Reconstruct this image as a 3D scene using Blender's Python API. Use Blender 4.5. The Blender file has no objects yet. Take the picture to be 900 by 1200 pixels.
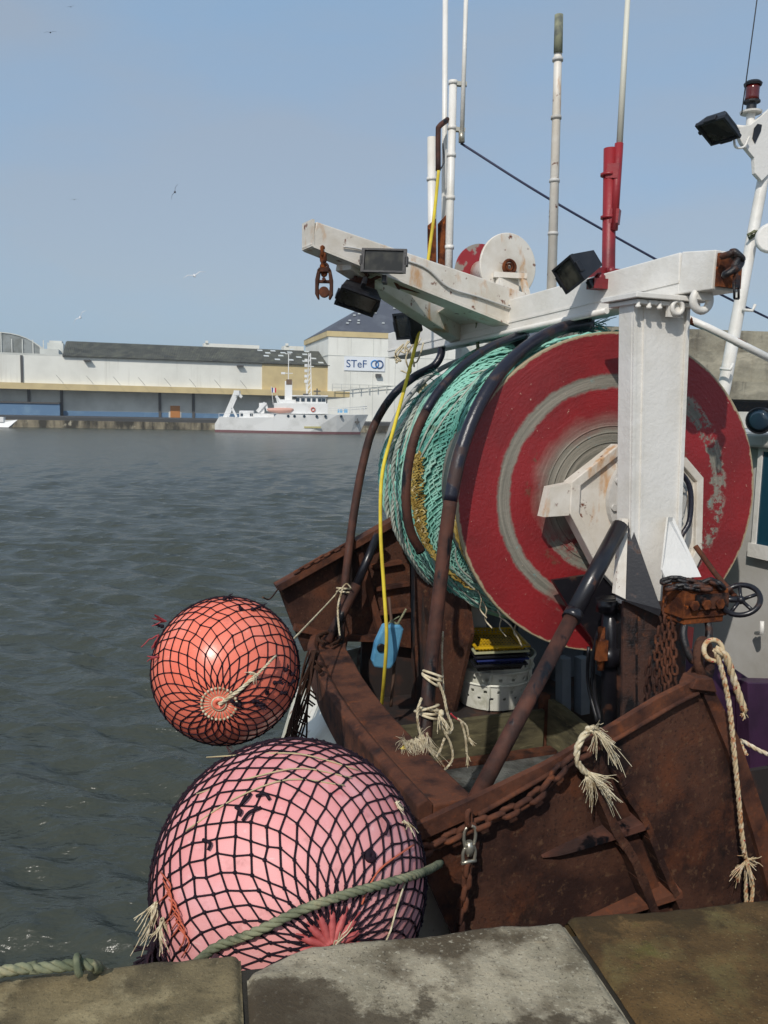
import bpy, bmesh, math, random
import numpy as np
from mathutils import Vector, Matrix
random.seed(7); np.random.seed(7)
C = bpy.context.scene.collection
PI = math.pi

# ---------------------------------------------------------------- camera
th = math.atan(.123); ro = math.radians(1.3)
fw = np.array([0, math.cos(th), -math.sin(th)]); r0 = np.array([1, 0, 0.]); u0 = np.array([0, math.sin(th), math.cos(th)])
RR = r0*math.cos(ro)+u0*math.sin(ro); UU = u0*math.cos(ro)-r0*math.sin(ro)
EYE = np.array([0, 0, 4.2])
cd = bpy.data.cameras.new('camera'); cam = bpy.data.objects.new('camera', cd); C.objects.link(cam)
cd.sensor_fit = 'VERTICAL'; cd.sensor_height = 24; cd.lens = 20; cd.clip_start = .05; cd.clip_end = 6000
m = Matrix.Identity(4)
for i in range(3):
    m[i][0] = RR[i]; m[i][1] = UU[i]; m[i][2] = -fw[i]; m[i][3] = EYE[i]
cam.matrix_world = m
bpy.context.scene.camera = cam

# ---------------------------------------------------------------- light
SUN_EL = math.radians(41); SUN_AZ = math.radians(20)     # behind the viewer, to the left
sdir = np.array([-math.sin(SUN_AZ)*math.cos(SUN_EL), -math.cos(SUN_AZ)*math.cos(SUN_EL), math.sin(SUN_EL)])
w = bpy.data.worlds.new('World'); bpy.context.scene.world = w; w.use_nodes = True
nt = w.node_tree; nt.nodes.clear(); N = nt.nodes.new; LK = nt.links.new
out = N('ShaderNodeOutputWorld'); bg = N('ShaderNodeBackground'); sky = N('ShaderNodeTexSky')
sky.sky_type = 'NISHITA'; sky.sun_disc = False; sky.sun_elevation = SUN_EL
sky.sun_rotation = math.atan2(sdir[0], sdir[1]); sky.air_density = 1.0; sky.dust_density = 2.2; sky.ozone_density = 2.0
tc = N('ShaderNodeTexCoord'); mp = N('ShaderNodeMapping'); mp.inputs['Scale'].default_value = (1, 1, 3.2)
nz = N('ShaderNodeTexNoise'); nz.inputs['Scale'].default_value = 1.7; nz.inputs['Detail'].default_value = 5; nz.inputs['Roughness'].default_value = .5
rp = N('ShaderNodeMapRange'); rp.inputs[1].default_value = .40; rp.inputs[2].default_value = .62; rp.inputs[3].default_value = 0; rp.inputs[4].default_value = 1
mx = N('ShaderNodeMix'); mx.data_type = 'RGBA'; veil = N('ShaderNodeMix'); veil.data_type = 'RGBA'      # thin veil of cloud
veil.inputs[6].default_value = (2.35, 3.6, 5.1, 1); veil.inputs[7].default_value = (2.95, 3.55, 4.25, 1); mx.inputs[0].default_value = .72
LK(tc.outputs['Generated'], mp.inputs[0]); LK(mp.outputs[0], nz.inputs[0]); LK(nz.outputs[0], rp.inputs[0])
LK(rp.outputs[0], veil.inputs[0]); LK(veil.outputs[2], mx.inputs[7]); LK(sky.outputs[0], mx.inputs[6]); LK(mx.outputs[2], bg.inputs[0])
bg.inputs[1].default_value = .13
LK(bg.outputs[0], out.inputs[0])
sl = bpy.data.lights.new('sun', 'SUN'); so = bpy.data.objects.new('sun', sl); C.objects.link(so)
sl.energy = 2.9; sl.angle = math.radians(.6); sl.color = (1, .95, .87)
so.rotation_euler = Vector(sdir).to_track_quat('Z', 'Y').to_euler(); so.location = (-10, -20, 20)
vs = bpy.context.scene.view_settings
vs.view_transform = 'Standard'; vs.look = 'None'; vs.exposure = 0; vs.gamma = 1

# ---------------------------------------------------------------- placing helpers
def ray(x, y): return fw+RR*(x-450)/1000-UU*(y-600)/1000
def at(x, y, Y):
    d = ray(x, y); return EYE+d*(Y/d[1])
C0 = at(715, 580, 5.3); sa = math.radians(21)
sd12 = math.radians(12); Td = np.array([-math.sin(sd12), math.cos(sd12), 0]); Fd = np.array([math.cos(sd12), math.sin(sd12), 0])   # drum axis
T = np.array([-math.sin(sa), math.cos(sa), 0]); Fv = np.array([math.cos(sa), math.sin(sa), 0]); Z = np.array([0, 0, 1.])
def S(f, t, z): return np.array([C0[0], C0[1], 0])+f*Fv+t*T+z*Z
def onT(x, y, t):
    d = ray(x, y); k = ((S(0, t, 0)-EYE)@T)/(d@T); return EYE+d*k
def onF(x, y, f):
    d = ray(x, y); k = ((S(f, 0, 0)-EYE)@Fv)/(d@Fv); return EYE+d*k
def onZ(x, y, z):
    d = ray(x, y); return EYE+d*((z-4.2)/d[2])
def nrm(v):
    v = np.array(v, float); return v/max(1e-9, np.linalg.norm(v))
def spl(P, k=6, closed=False):
    P = [np.array(p, float) for p in P]; n = len(P); o = []
    rng = range(n if closed else n-1)
    for i in rng:
        if closed: a, b, c, d = P[i-1], P[i], P[(i+1) % n], P[(i+2) % n]
        else: a = P[i-1] if i else 2*P[0]-P[1]; b = P[i]; c = P[i+1]; d = P[i+2] if i+2 < n else 2*P[-1]-P[-2]
        for j in range(k):
            u = j/k
            o.append(.5*((2*b)+(c-a)*u+(2*a-5*b+4*c-d)*u*u+(3*b-a-3*c+d)*u**3))
    if not closed: o.append(P[-1])
    return o
def resample(P, step):
    P = np.array(P); d = np.linalg.norm(np.diff(P, axis=0), axis=1); s = np.concatenate([[0], np.cumsum(d)])
    n = max(1, int(round(s[-1]/step))); u = np.linspace(0, s[-1], n+1)
    return [np.array([np.interp(v, s, P[:, k]) for k in range(3)]) for v in u]
def frames(P, closed=False):
    n = len(P); tg = []
    for i in range(n):
        if closed: t = P[(i+1) % n]-P[i-1]
        else: t = P[min(i+1, n-1)]-P[max(i-1, 0)]
        tg.append(nrm(t))
    a = np.array([0, 0, 1.]) if abs(tg[0][2]) < .9 else np.array([1., 0, 0])
    u = nrm(np.cross(tg[0], a)); fr = []
    for t in tg:
        u = nrm(u-t*(u@t)); fr.append((u, np.cross(t, u)))
    return fr

ORG = {}
class MB:
    def __init__(s): s.V = []; s.F = []; s.S = []; s.n = 0
    def add(s, vs, fs, sm=False):
        s.V.extend([tuple(v) for v in vs]); s.F.extend([tuple(i+s.n for i in f) for f in fs]); s.S.extend([sm]*len(fs)); s.n += len(vs); return s
    def box(s, c, a, b, d):
        c, a, b, d = map(lambda v: np.array(v, float), (c, a, b, d))
        vs = [c+i*a+j*b+k*d for i in (-1, 1) for j in (-1, 1) for k in (-1, 1)]
        return s.add(vs, [(0, 1, 3, 2), (4, 6, 7, 5), (0, 4, 5, 1), (2, 3, 7, 6), (0, 2, 6, 4), (1, 5, 7, 3)])
    def bar(s, p, q, w, h, up=Z, w1=None, h1=None):
        p = np.array(p, float); q = np.array(q, float); t = nrm(q-p); sd = nrm(np.cross(t, up)); u = np.cross(sd, t)
        w1 = w if w1 is None else w1; h1 = h if h1 is None else h1; vs = []
        for (c, ww, hh) in ((p, w, h), (q, w1, h1)):
            for i, j in ((-1, -1), (1, -1), (1, 1), (-1, 1)): vs.append(c+sd*i*ww/2+u*j*hh/2)
        return s.add(vs, [(3, 2, 1, 0), (4, 5, 6, 7), (0, 1, 5, 4), (1, 2, 6, 5), (2, 3, 7, 6), (3, 0, 4, 7)])
    def prism(s, P, vec):
        n = len(P); vec = np.array(vec, float); vs = [np.array(p, float) for p in P]+[np.array(p, float)+vec for p in P]
        return s.add(vs, [tuple(range(n)), tuple(range(2*n-1, n-1, -1))]+[(i, i+n, (i+1) % n+n, (i+1) % n) for i in range(n)])
    def tube(s, P, r, n=8, closed=False, cap=True):
        P = [np.array(p, float) for p in P]; fr = frames(P, closed); m = len(P); vs = []
        for i, (p, (u, v)) in enumerate(zip(P, fr)):
            rr = r[i] if hasattr(r, '__len__') else r
            for k in range(n):
                a = 2*PI*k/n; vs.append(p+rr*(math.cos(a)*u+math.sin(a)*v))
        fs = []
        for i in range(m if closed else m-1):
            j = (i+1) % m
            for k in range(n): fs.append((i*n+k, i*n+(k+1) % n, j*n+(k+1) % n, j*n+k))
        s.add(vs, fs, True)
        if cap and not closed:
            b = s.n-m*n
            s.F.append(tuple(b+k for k in range(n-1, -1, -1))); s.S.append(False)
            s.F.append(tuple(b+(m-1)*n+k for k in range(n))); s.S.append(False)
        return s
    def lathe(s, base, axis, prof, n=24, sm=True, cap=True):
        base = np.array(base, float); t = nrm(axis); a = np.array([0, 0, 1.]) if abs(t[2]) < .9 else np.array([1., 0, 0])
        u = nrm(np.cross(t, a)); v = np.cross(t, u); vs = []; fs = []
        for (r, h) in prof:
            for k in range(n):
                a = 2*PI*k/n; vs.append(base+t*h+max(r, 1e-4)*(math.cos(a)*u+math.sin(a)*v))
        for i in range(len(prof)-1):
            for k in range(n): fs.append((i*n+k, i*n+(k+1) % n, (i+1)*n+(k+1) % n, (i+1)*n+k))
        s.add(vs, fs, sm)
        if cap:
            b = s.n-len(prof)*n
            s.F.append(tuple(b+k for k in range(n-1, -1, -1))); s.S.append(False)
            s.F.append(tuple(b+(len(prof)-1)*n+k for k in range(n))); s.S.append(False)
        return s
    def ball(s, c, r, n=8):
        r = r if hasattr(r, '__len__') else (r, r, r); vs = []; fs = []; h = max(3, n//2)
        for i in range(1, h):
            a = PI*i/h
            for k in range(n):
                b = 2*PI*k/n; vs.append((c[0]+r[0]*math.sin(a)*math.cos(b), c[1]+r[1]*math.sin(a)*math.sin(b), c[2]+r[2]*math.cos(a)))
        for i in range(h-2):
            for k in range(n): fs.append((i*n+k, (i+1)*n+k, (i+1)*n+(k+1) % n, i*n+(k+1) % n))
        m = len(vs); vs += [(c[0], c[1], c[2]+r[2]), (c[0], c[1], c[2]-r[2])]
        for k in range(n): fs.append((m, k, (k+1) % n)); fs.append((m+1, (h-2)*n+(k+1) % n, (h-2)*n+k))
        return s.add(vs, fs, True)
    def torus(s, c, axis, R, r, n=24, k=8, arc=1.0, a0=0, ref=None):
        t = nrm(axis); a = ref if ref is not None else (np.array([0, 0, 1.]) if abs(t[2]) < .9 else np.array([1., 0, 0]))
        u = nrm(a-t*(np.array(a)@t)); v = np.cross(t, u)
        P = [np.array(c)+R*(math.cos(a0+2*PI*arc*i/n)*u+math.sin(a0+2*PI*arc*i/n)*v) for i in range(n if arc == 1 else n+1)]
        return s.tube(P, r, k, closed=(arc == 1))
    def rope(s, P, r, pitch=None, n=5, ns=3):
        pitch = pitch or r*9; Q = resample(P, max(pitch/8, r*.9)); fr = frames(Q); L = 0; st = [[] for _ in range(ns)]
        for i, (p, (u, v)) in enumerate(zip(Q, fr)):
            if i: L += np.linalg.norm(Q[i]-Q[i-1])
            for j in range(ns):
                a = 2*PI*(L/pitch+j/ns); st[j].append(p+.52*r*(math.cos(a)*u+math.sin(a)*v))
        for q in st: s.tube(q, r*.56, n)
        return s
    def fray(s, p, d, n=14, L=.12, spread=.5, r=.002, sag=.5):
        p = np.array(p, float); d = nrm(d)
        for i_ in range(n):
            if i_ % 7 == 0: e0 = nrm(d+spread*np.random.randn(3)); g0 = np.random.randn(3)*.7; l0 = L*random.uniform(.55, 1.1)
            e = nrm(e0+.12*np.random.randn(3)); l = l0*random.uniform(.75, 1.08); g = g0+np.random.randn(3)*.3
            Q = [p+np.random.randn(3)*.004]
            for k in range(1, 6):
                u = k/5; Q.append(p+e*l*u+g*l*u*u*.5-Z*sag*l*u*u+np.random.randn(3)*l*.03)
            s.tube(Q, [r*(1-.5*k/5) for k in range(6)], 4, cap=False)
        return s
    def chain(s, P, L=.06, wr=.008, W=None, seed=0):
        W = W or L*.62; Q = resample(P, L-2.4*wr); rd = random.Random(seed)
        fr = frames(Q)
        for i in range(len(Q)-1):
            c = (Q[i]+Q[i+1])/2; t = nrm(Q[i+1]-Q[i]); u, v = fr[i]
            a = (PI/2 if i % 2 else 0)+.5+rd.uniform(-.25, .25); w_ = nrm(math.cos(a)*u+math.sin(a)*v); w_ = nrm(w_-t*(w_@t))
            R = W/2-wr; h = L/2-wr-R; pts = []
            for k in range(7): b = -PI/2+PI*k/6; pts.append(c+t*(h+R*math.cos(b))+w_*R*math.sin(b))
            for k in range(7): b = PI/2+PI*k/6; pts.append(c+t*(-h+R*math.cos(b))+w_*R*math.sin(b))
            s.tube(pts, wr, 6, closed=True)
        return s
    def build(s, name, mat, parent=None, bevel=0, org=None, label=None, kind=None, cat=None, group=None):
        po = ORG.get(parent.name, np.zeros(3)) if parent else np.zeros(3)
        o_ = np.array(org, float) if org is not None else (po if parent else np.zeros(3))
        me = bpy.data.meshes.new(name)
        V = np.array(s.V)-o_
        me.from_pydata(V.tolist(), [], s.F); me.materials.append(mat)
        me.polygons.foreach_set('use_smooth', s.S)
        bm = bmesh.new(); bm.from_mesh(me); bmesh.ops.recalc_face_normals(bm, faces=bm.faces); bm.to_mesh(me); bm.free()
        o = bpy.data.objects.new(name, me); C.objects.link(o); ORG[o.name] = o_
        o.location = (o_-po).tolist()
        if parent: o.parent = parent
        if bevel:
            b = o.modifiers.new('bevel', 'BEVEL'); b.width = bevel; b.segments = 2; b.limit_method = 'ANGLE'; b.angle_limit = math.radians(50)
        if label: o['label'] = label
        if cat: o['category'] = cat
        if kind: o['kind'] = kind
        if group: o['group'] = group
        return o
def thing(name, label, cat, loc, group=None):
    o = bpy.data.objects.new(name, None); C.objects.link(o); o.location = tuple(loc); o.empty_display_size = .1
    ORG[o.name] = np.array(loc, float); o['label'] = label; o['category'] = cat
    if group: o['group'] = group
    return o
def copy_tree(o, parent=None):
    c = o.copy(); C.objects.link(c)
    if parent: c.parent = parent
    for ch in [x for x in C.objects if x.parent == o]: copy_tree(ch, c)
    return c

# ---------------------------------------------------------------- materials
def c(r, g, b):
    f = lambda v: (v/255/12.92) if v/255 <= .04045 else ((v/255+.055)/1.055)**2.4
    return (f(r), f(g), f(b), 1)
def mat(name, col, rough=.6, metal=0, layers=(), bump=(), coord='Object', spec=.5, coat=0):
    """layers: (colour, noise scale, lo, hi, stretch, detail, roughness or None, amount)"""
    M = bpy.data.materials.new(name); M.use_nodes = True; t = M.node_tree; n = t.nodes; l = t.links
    b = n['Principled BSDF']; b.inputs['Roughness'].default_value = rough; b.inputs['Metallic'].default_value = metal
    b.inputs['Specular IOR Level'].default_value = spec; b.inputs['Coat Weight'].default_value = coat; b.inputs['Coat Roughness'].default_value = .15
    tc = n.new('ShaderNodeTexCoord'); src = tc.outputs[coord]
    rgb = n.new('ShaderNodeRGB'); rgb.outputs[0].default_value = col; cur = rgb.outputs[0]
    rv = n.new('ShaderNodeValue'); rv.outputs[0].default_value = rough; rc = rv.outputs[0]
    def noise(sc, st, det, off, ro=.6):
        mp = n.new('ShaderNodeMapping'); mp.inputs['Scale'].default_value = st; mp.inputs['Location'].default_value = (off, off*1.7, off*.6)
        z = n.new('ShaderNodeTexNoise'); z.inputs['Scale'].default_value = sc; z.inputs['Detail'].default_value = det; z.inputs['Roughness'].default_value = ro
        l.new(src, mp.inputs[0]); l.new(mp.outputs[0], z.inputs[0]); return z.outputs[0]
    for i, L in enumerate(layers):
        L = tuple(L)+(None,)*(8-len(L)); co, sc, lo, hi, st, det, r2, am = L
        z = noise(sc, st or (1, 1, 1), det or 6, 3.1*i+.7)
        r = n.new('ShaderNodeMapRange'); r.inputs[1].default_value = lo; r.inputs[2].default_value = hi; r.inputs[4].default_value = am or 1; l.new(z, r.inputs[0])
        m = n.new('ShaderNodeMix'); m.data_type = 'RGBA'; l.new(r.outputs[0], m.inputs[0]); l.new(cur, m.inputs[6]); m.inputs[7].default_value = co; cur = m.outputs[2]
        if r2 is not None:
            q = n.new('ShaderNodeMix'); q.data_type = 'FLOAT'; l.new(r.outputs[0], q.inputs[0]); l.new(rc, q.inputs[2]); q.inputs[3].default_value = r2; rc = q.outputs[0]
    l.new(cur, b.inputs['Base Color']); l.new(rc, b.inputs['Roughness'])
    prev = None
    for i, (sc, st, dist) in enumerate(bump):
        z = noise(sc, st or (1, 1, 1), 8, 9.3+i, .65)
        u = n.new('ShaderNodeBump'); u.inputs['Strength'].default_value = 1; u.inputs['Distance'].default_value = dist; l.new(z, u.inputs['Height'])
        if prev: l.new(prev, u.inputs['Normal'])
        prev = u.outputs[0]
    if prev: l.new(prev, b.inputs['Normal'])
    return M
V3 = (1, 1, .12)
WHITE = mat('white_paint', c(226, 223, 217), .38, layers=[(c(196, 190, 176), 3, .45, .75, None, 6, .5, .7), (c(168, 140, 105), 5, .66, .78, (1, 1, .25), 8, .6, .55), (c(120, 62, 30), 11, .71, .76, None, 8, .8, .9)], bump=[(40, None, .002), (7, None, .006)])
WHITER = mat('rusty_white_paint', c(220, 214, 204), .45, layers=[(c(190, 178, 158), 4, .4, .7, None, 6, .5, .8), (c(190, 140, 85), 6, .57, .66, (1, 1, .4), 8, .6, .8), (c(105, 52, 26), 14, .62, .68, None, 8, .8)], bump=[(30, None, .003)])
RUST = mat('rusty_steel', c(92, 56, 40), .88, layers=[(c(112, 62, 38), 38, .52, .66, None, 6, None, .6), (c(48, 28, 23), 5, .42, .62, None, 10), (c(128, 72, 40), 9, .58, .74, None, 8, None, .7), (c(22, 17, 17), 3.2, .62, .70, None, 8, .6, .8)], bump=[(60, None, .003), (9, None, .006)], spec=.3)
RUSTD = mat('dark_rust_plate', c(78, 50, 38), .85, layers=[(c(46, 27, 22), 2.2, .44, .58, None, 11), (c(98, 56, 35), 3.5, .53, .66, None, 12, None, .75), (c(112, 84, 62), 26, .57, .68, None, 8, None, .5), (c(34, 22, 20), 55, .55, .66, None, 5, None, .6), (c(24, 18, 17), 2.8, .60, .66, (1, 1, .6), 9, .7, .8)], bump=[(70, None, .004), (14, None, .007)], spec=.25)
RUSTO = mat('orange_rust', c(120, 66, 34), .9, layers=[(c(60, 32, 22), 12, .4, .6, None, 8), (c(180, 95, 35), 16, .6, .7, None, 8)], bump=[(60, None, .004)], spec=.2)
RUSTPIPE = mat('rust_flaked_black_pipe', c(84, 50, 38), .75, layers=[(c(50, 31, 26), 6, .4, .6, None, 8), (c(16, 15, 18), 9, .54, .60, (1, 1, .35), 9, .3)], bump=[(50, None, .003)], spec=.4)
BLACKP = mat('black_gloss_paint', c(26, 25, 30), .28, layers=[(c(70, 42, 30), 10, .60, .68, None, 8, .8), (c(50, 48, 52), 25, .55, .8, None, 6, .35, .5)], bump=[(60, None, .0008)])
BLACKR = mat('black_paint_over_rust', c(24, 21, 22), .35, layers=[(c(80, 45, 28), 6, .52, .60, None, 8, .85), (c(140, 75, 30), 14, .66, .72, None, 8, .9, .8)], bump=[(30, None, .008)])
BLUEBLACK = mat('navy_black_pipe', c(30, 30, 42), .3, layers=[(c(60, 42, 38), 7, .54, .64, None, 8, .7), (c(70, 68, 80), 18, .6, .8, None, 6, .4, .5)], bump=[(50, None, .002)])
REDP = mat('red_paint', c(142, 34, 40), .45, layers=[(c(105, 28, 34), 4, .4, .7, None, 6), (c(75, 45, 38), 16, .68, .74, None, 8, .8)], bump=[(50, None, .002)])
GREYP = mat('pale_grey_paint', c(196, 194, 190), .5, layers=[(c(176, 172, 164), 2, .4, .7, None, 6), (c(150, 130, 105), 8, .68, .76, V3, 8)], bump=[(10, None, .003)])
BLUEGREY = mat('blue_grey_paint', c(112, 122, 132), .55, layers=[(c(84, 92, 100), 3, .4, .7, None, 6), (c(90, 60, 42), 9, .66, .74, None, 8)], bump=[(20, None, .003)])
PURPLE = mat('purple_paint', c(66, 38, 66), .5, layers=[(c(45, 26, 46), 3, .4, .7, None, 6)], bump=[(10, None, .003)])
DARK = mat('dark_plastic', c(26, 26, 30), .42, layers=[(c(52, 52, 55), 12, .5, .75, None, 6, .6, .6)], bump=[(60, None, .001)])
DARKIN = mat('grimy_steel_and_shade', c(38, 30, 28), .8, layers=[(c(70, 42, 30), 5, .5, .65, None, 8)], bump=[(12, None, .004)])  # grimy steel; its dark tone also stands in for shade in stern and pens
LENS = mat('lamp_glass', c(34, 34, 30), .12, layers=[(c(74, 72, 62), 7, .45, .65, None, 3)], spec=.5)
ROPEW = mat('off_white_rope', c(205, 192, 162), .9, layers=[(c(150, 132, 102), 20, .45, .65, None, 5), (c(226, 216, 192), 60, .5, .7, None, 4)], bump=[(300, None, .001)], spec=.1)
ROPEG = mat('green_grey_rope', c(132, 134, 108), .9, layers=[(c(92, 98, 78), 9, .42, .6, None, 8), (c(168, 158, 126), 14, .55, .7, None, 6)], bump=[(300, None, .001)], spec=.1)
ROPEY = mat('yellow_rope', c(222, 200, 66), .6, layers=[(c(190, 165, 60), 6, .4, .7, None, 4)], spec=.2)
ROPEO = mat('orange_white_rope', c(196, 176, 142), .9, layers=[(c(170, 108, 66), 34, .52, .60, None, 3, None, .8), (c(165, 50, 56), 40, .64, .67, None, 2), (c(222, 212, 190), 15, .55, .7, None, 3)], bump=[(300, None, .001)], spec=.1)
TWINE = mat('black_twine', c(30, 20, 30), .8, layers=[(c(50, 30, 40), 30, .5, .7, None, 3)], spec=.2)
BROWNNET = mat('brown_twine', c(58, 40, 32), .9, spec=.1)
TEAL = mat('teal_twine', c(146, 204, 186), .8, layers=[(c(88, 152, 138), 2.2, .42, .6, None, 8), (c(176, 208, 192), 4, .50, .70, None, 8), (c(120, 124, 100), 9, .58, .70, None, 8, None, .7), (c(96, 150, 150), 30, .55, .7, None, 4, None, .6)], bump=[(200, None, .002)], spec=.2)
TEALD = mat('teal_net_core', c(112, 172, 154), .9, layers=[(c(70, 120, 110), 12, .4, .6, None, 7)], bump=[(40, None, .02)], spec=.1)
GOLD = mat('mustard_twine', c(172, 150, 84), .85, layers=[(c(130, 105, 50), 12, .4, .6, None, 6), (c(215, 205, 170), 20, .58, .7, None, 5)], spec=.1)
PALETW = mat('pale_grey_twine', c(186, 190, 178), .85, layers=[(c(130, 140, 132), 9, .4, .65, None, 6)], spec=.1)
WHITEPL = mat('white_plastic', c(232, 232, 220), .5, layers=[(c(160, 160, 135), 6, .5, .75, None, 6)], spec=.4)
YELPL = mat('yellow_plastic', c(214, 172, 28), .45, layers=[(c(150, 118, 25), 8, .5, .75, None, 6)])
BLUEPL = mat('blue_plastic', c(96, 156, 190), .4, layers=[(c(50, 110, 150), 6, .5, .75, None, 6), (c(190, 215, 225), 18, .66, .72, None, 6)])
NAVYPL = mat('navy_plastic', c(40, 52, 110), .45)
PEDF = mat('flaking_pedestal', c(66, 40, 30), .8, layers=[(c(20, 18, 20), 4.5, .47, .55, (1, 1, .5), 10, .4), (c(128, 76, 40), 12, .60, .68, None, 8, .9, .8), (c(40, 26, 22), 30, .55, .65, None, 5, None, .6)], bump=[(30, None, .008), (80, None, .003)])
WOOD = mat('weathered_wood', c(98, 92, 70), .9, layers=[(c(60, 56, 44), 4, .4, .65, (1, 1, 3), 8), (c(130, 122, 92), 7, .55, .75, (1, 1, 4), 8)], bump=[(12, (1, 1, 6), .004)], spec=.2)
CHROME = mat('galvanised_steel', c(176, 172, 158), .35, metal=.7, layers=[(c(110, 85, 62), 30, .55, .7, None, 5, .7)])
GLASSD = mat('dark_window_glass', c(34, 52, 66), .08, spec=.8)
REDLENS = mat('red_lamp_glass', c(92, 26, 20), .12, spec=.8)
# ================================================================ SETTING
def vnoise(x, y, seed=0):
    xi = np.floor(x).astype(int); yi = np.floor(y).astype(int); xf = x-xi; yf = y-yi
    def h(a, b):
        n = (a*374761393+b*668265263+seed*974634777) & 0x7fffffff; n = ((n ^ (n >> 13))*1274126177) & 0x7fffffff
        return ((n ^ (n >> 16)) & 0xffff)/65535.
    u = xf*xf*(3-2*xf); v = yf*yf*(3-2*yf)
    return (h(xi, yi)*(1-u)+h(xi+1, yi)*u)*(1-v)+(h(xi, yi+1)*(1-u)+h(xi+1, yi+1)*u)*v
def fbm(x, y, o=4, seed=0):
    s = 0; a = .5
    for k in range(o): s = s+a*vnoise(x*2**k, y*2**k, seed+k); a *= .5
    return s
def grid_mesh(name, X, Y, Zz, mat_, kind=None, parent=None, smooth=True):
    ny, nx = X.shape; V = np.stack([X, Y, Zz], -1).reshape(-1, 3)
    i = np.arange(ny-1)[:, None]*nx+np.arange(nx-1)[None]; Fq = np.stack([i, i+1, i+nx+1, i+nx], -1).reshape(-1, 4)
    me = bpy.data.meshes.new(name); me.vertices.add(len(V)); me.vertices.foreach_set('co', V.ravel())
    me.loops.add(Fq.size); me.loops.foreach_set('vertex_index', Fq.ravel().astype(np.int32))
    me.polygons.add(len(Fq)); me.polygons.foreach_set('loop_start', np.arange(len(Fq), dtype=np.int32)*4)
    me.polygons.foreach_set('use_smooth', np.full(len(Fq), smooth)); me.update(calc_edges=True); me.materials.append(mat_)
    o = bpy.data.objects.new(name, me); C.objects.link(o)
    if kind: o['kind'] = kind
    if parent: o.parent = parent
    return o

# ---- water: choppy harbour surface
WATER = bpy.data.materials.new('harbour_water'); WATER.use_nodes = True
t_ = WATER.node_tree; b_ = t_.nodes['Principled BSDF']; b_.inputs['Base Color'].default_value = (.048, .054, .042, 1)
b_.inputs['Roughness'].default_value = .24; b_.inputs['IOR'].default_value = 1.33; b_.inputs['Specular IOR Level'].default_value = .5
tc = t_.nodes.new('ShaderNodeTexCoord'); prev = None
for sc, st, dist in ((1.3, (1, 2.2, 1), .15), (4.6, (1, 2.0, 1), .034), (14, (1, 1.4, 1), .007)):
    mp = t_.nodes.new('ShaderNodeMapping'); mp.inputs['Scale'].default_value = st; mp.inputs['Rotation'].default_value = (0, 0, .35)
    z = t_.nodes.new('ShaderNodeTexNoise'); z.inputs['Scale'].default_value = sc; z.inputs['Detail'].default_value = 4
    u = t_.nodes.new('ShaderNodeBump'); u.inputs['Distance'].default_value = dist; u.inputs['Strength'].default_value = 1
    t_.links.new(tc.outputs['Object'], mp.inputs[0]); t_.links.new(mp.outputs[0], z.inputs[0]); t_.links.new(z.outputs[0], u.inputs['Height'])
    if prev: t_.links.new(prev, u.inputs['Normal'])
    prev = u.outputs[0]
t_.links.new(prev, b_.inputs['Normal'])
ang = np.linspace(math.radians(-62), math.radians(62), 760); rad = np.concatenate([1.2*np.exp(np.linspace(0, math.log(200/1.2), 620)), [400, 900, 3000]])
A, Rd = np.meshgrid(ang, rad); X = Rd*np.sin(A); Y = Rd*np.cos(A); H = np.zeros_like(X)
rng = np.random.RandomState(3)
wx = X+.35*fbm(X*.5, Y*.5, 3, 5); wy = Y+.35*fbm(X*.5+9, Y*.5, 3, 8)
for k in range(80):
    lam = .16*math.exp(rng.rand()*math.log(10)); d = math.radians(76)+rng.randn()*.36; kk = 2*PI/lam
    amp = .0100*lam**.95*min(1, (lam/.34)**1.2)
    ph = kk*(wx*math.cos(d)+wy*math.sin(d))+rng.rand()*6.28
    fade = np.clip((lam/(Rd*.0083)-1.6)/2.5, 0, 1)
    H += amp*fade*(np.sin(ph)-.22*np.cos(2*ph))
grid_mesh('water', X, Y, H, WATER, 'structure')

# ---- quay in front
qe = nrm([.981, .193, 0]); qn = np.array([-qe[1], qe[0], 0]); q0 = np.array([0, 2.425, 0])
def Q(e, n, z): return q0+qe*e+qn*n+Z*z
STONES = [
 mat('coping_stone_brown_grey', c(128, 114, 84), .9, layers=[(c(88, 78, 58), 3, .42, .6, None, 10), (c(158, 144, 110), 6, .52, .68, None, 11), (c(52, 48, 38), 120, .56, .68, None, 4, None, .5), (c(66, 60, 44), 11, .57, .68, None, 10, None, .6), (c(150, 140, 112), 120, .62, .7, None, 3, None, .5)], bump=[(110, None, .0025), (16, None, .006), (4, None, .012)], spec=.25),
 mat('coping_stone_pale_grey', c(166, 155, 132), .88, layers=[(c(136, 127, 106), 3.3, .42, .62, None, 9), (c(74, 62, 46), 1.9, .47, .56, (1, 1, 1), 13, None, .9), (c(190, 182, 160), 70, .58, .70, None, 4, None, .6), (c(60, 54, 44), 110, .58, .68, None, 4, None, .75), (c(96, 86, 68), 14, .56, .68, None, 10, None, .5)], bump=[(110, None, .0025), (14, None, .006), (4, None, .014)], spec=.25),
 mat('coping_stone_mossy_brown', c(108, 84, 52), .9, layers=[(c(70, 54, 34), 3.2, .40, .6, None, 9), (c(104, 92, 58), 6, .52, .7, None, 10), (c(84, 88, 40), 4.5, .60, .72, None, 8, None, .6), (c(38, 33, 26), 110, .56, .68, None, 4, None, .5), (c(140, 124, 88), 110, .62, .7, None, 3, None, .5)], bump=[(110, None, .003), (14, None, .008), (4, None, .012)], spec=.2)]
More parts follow.
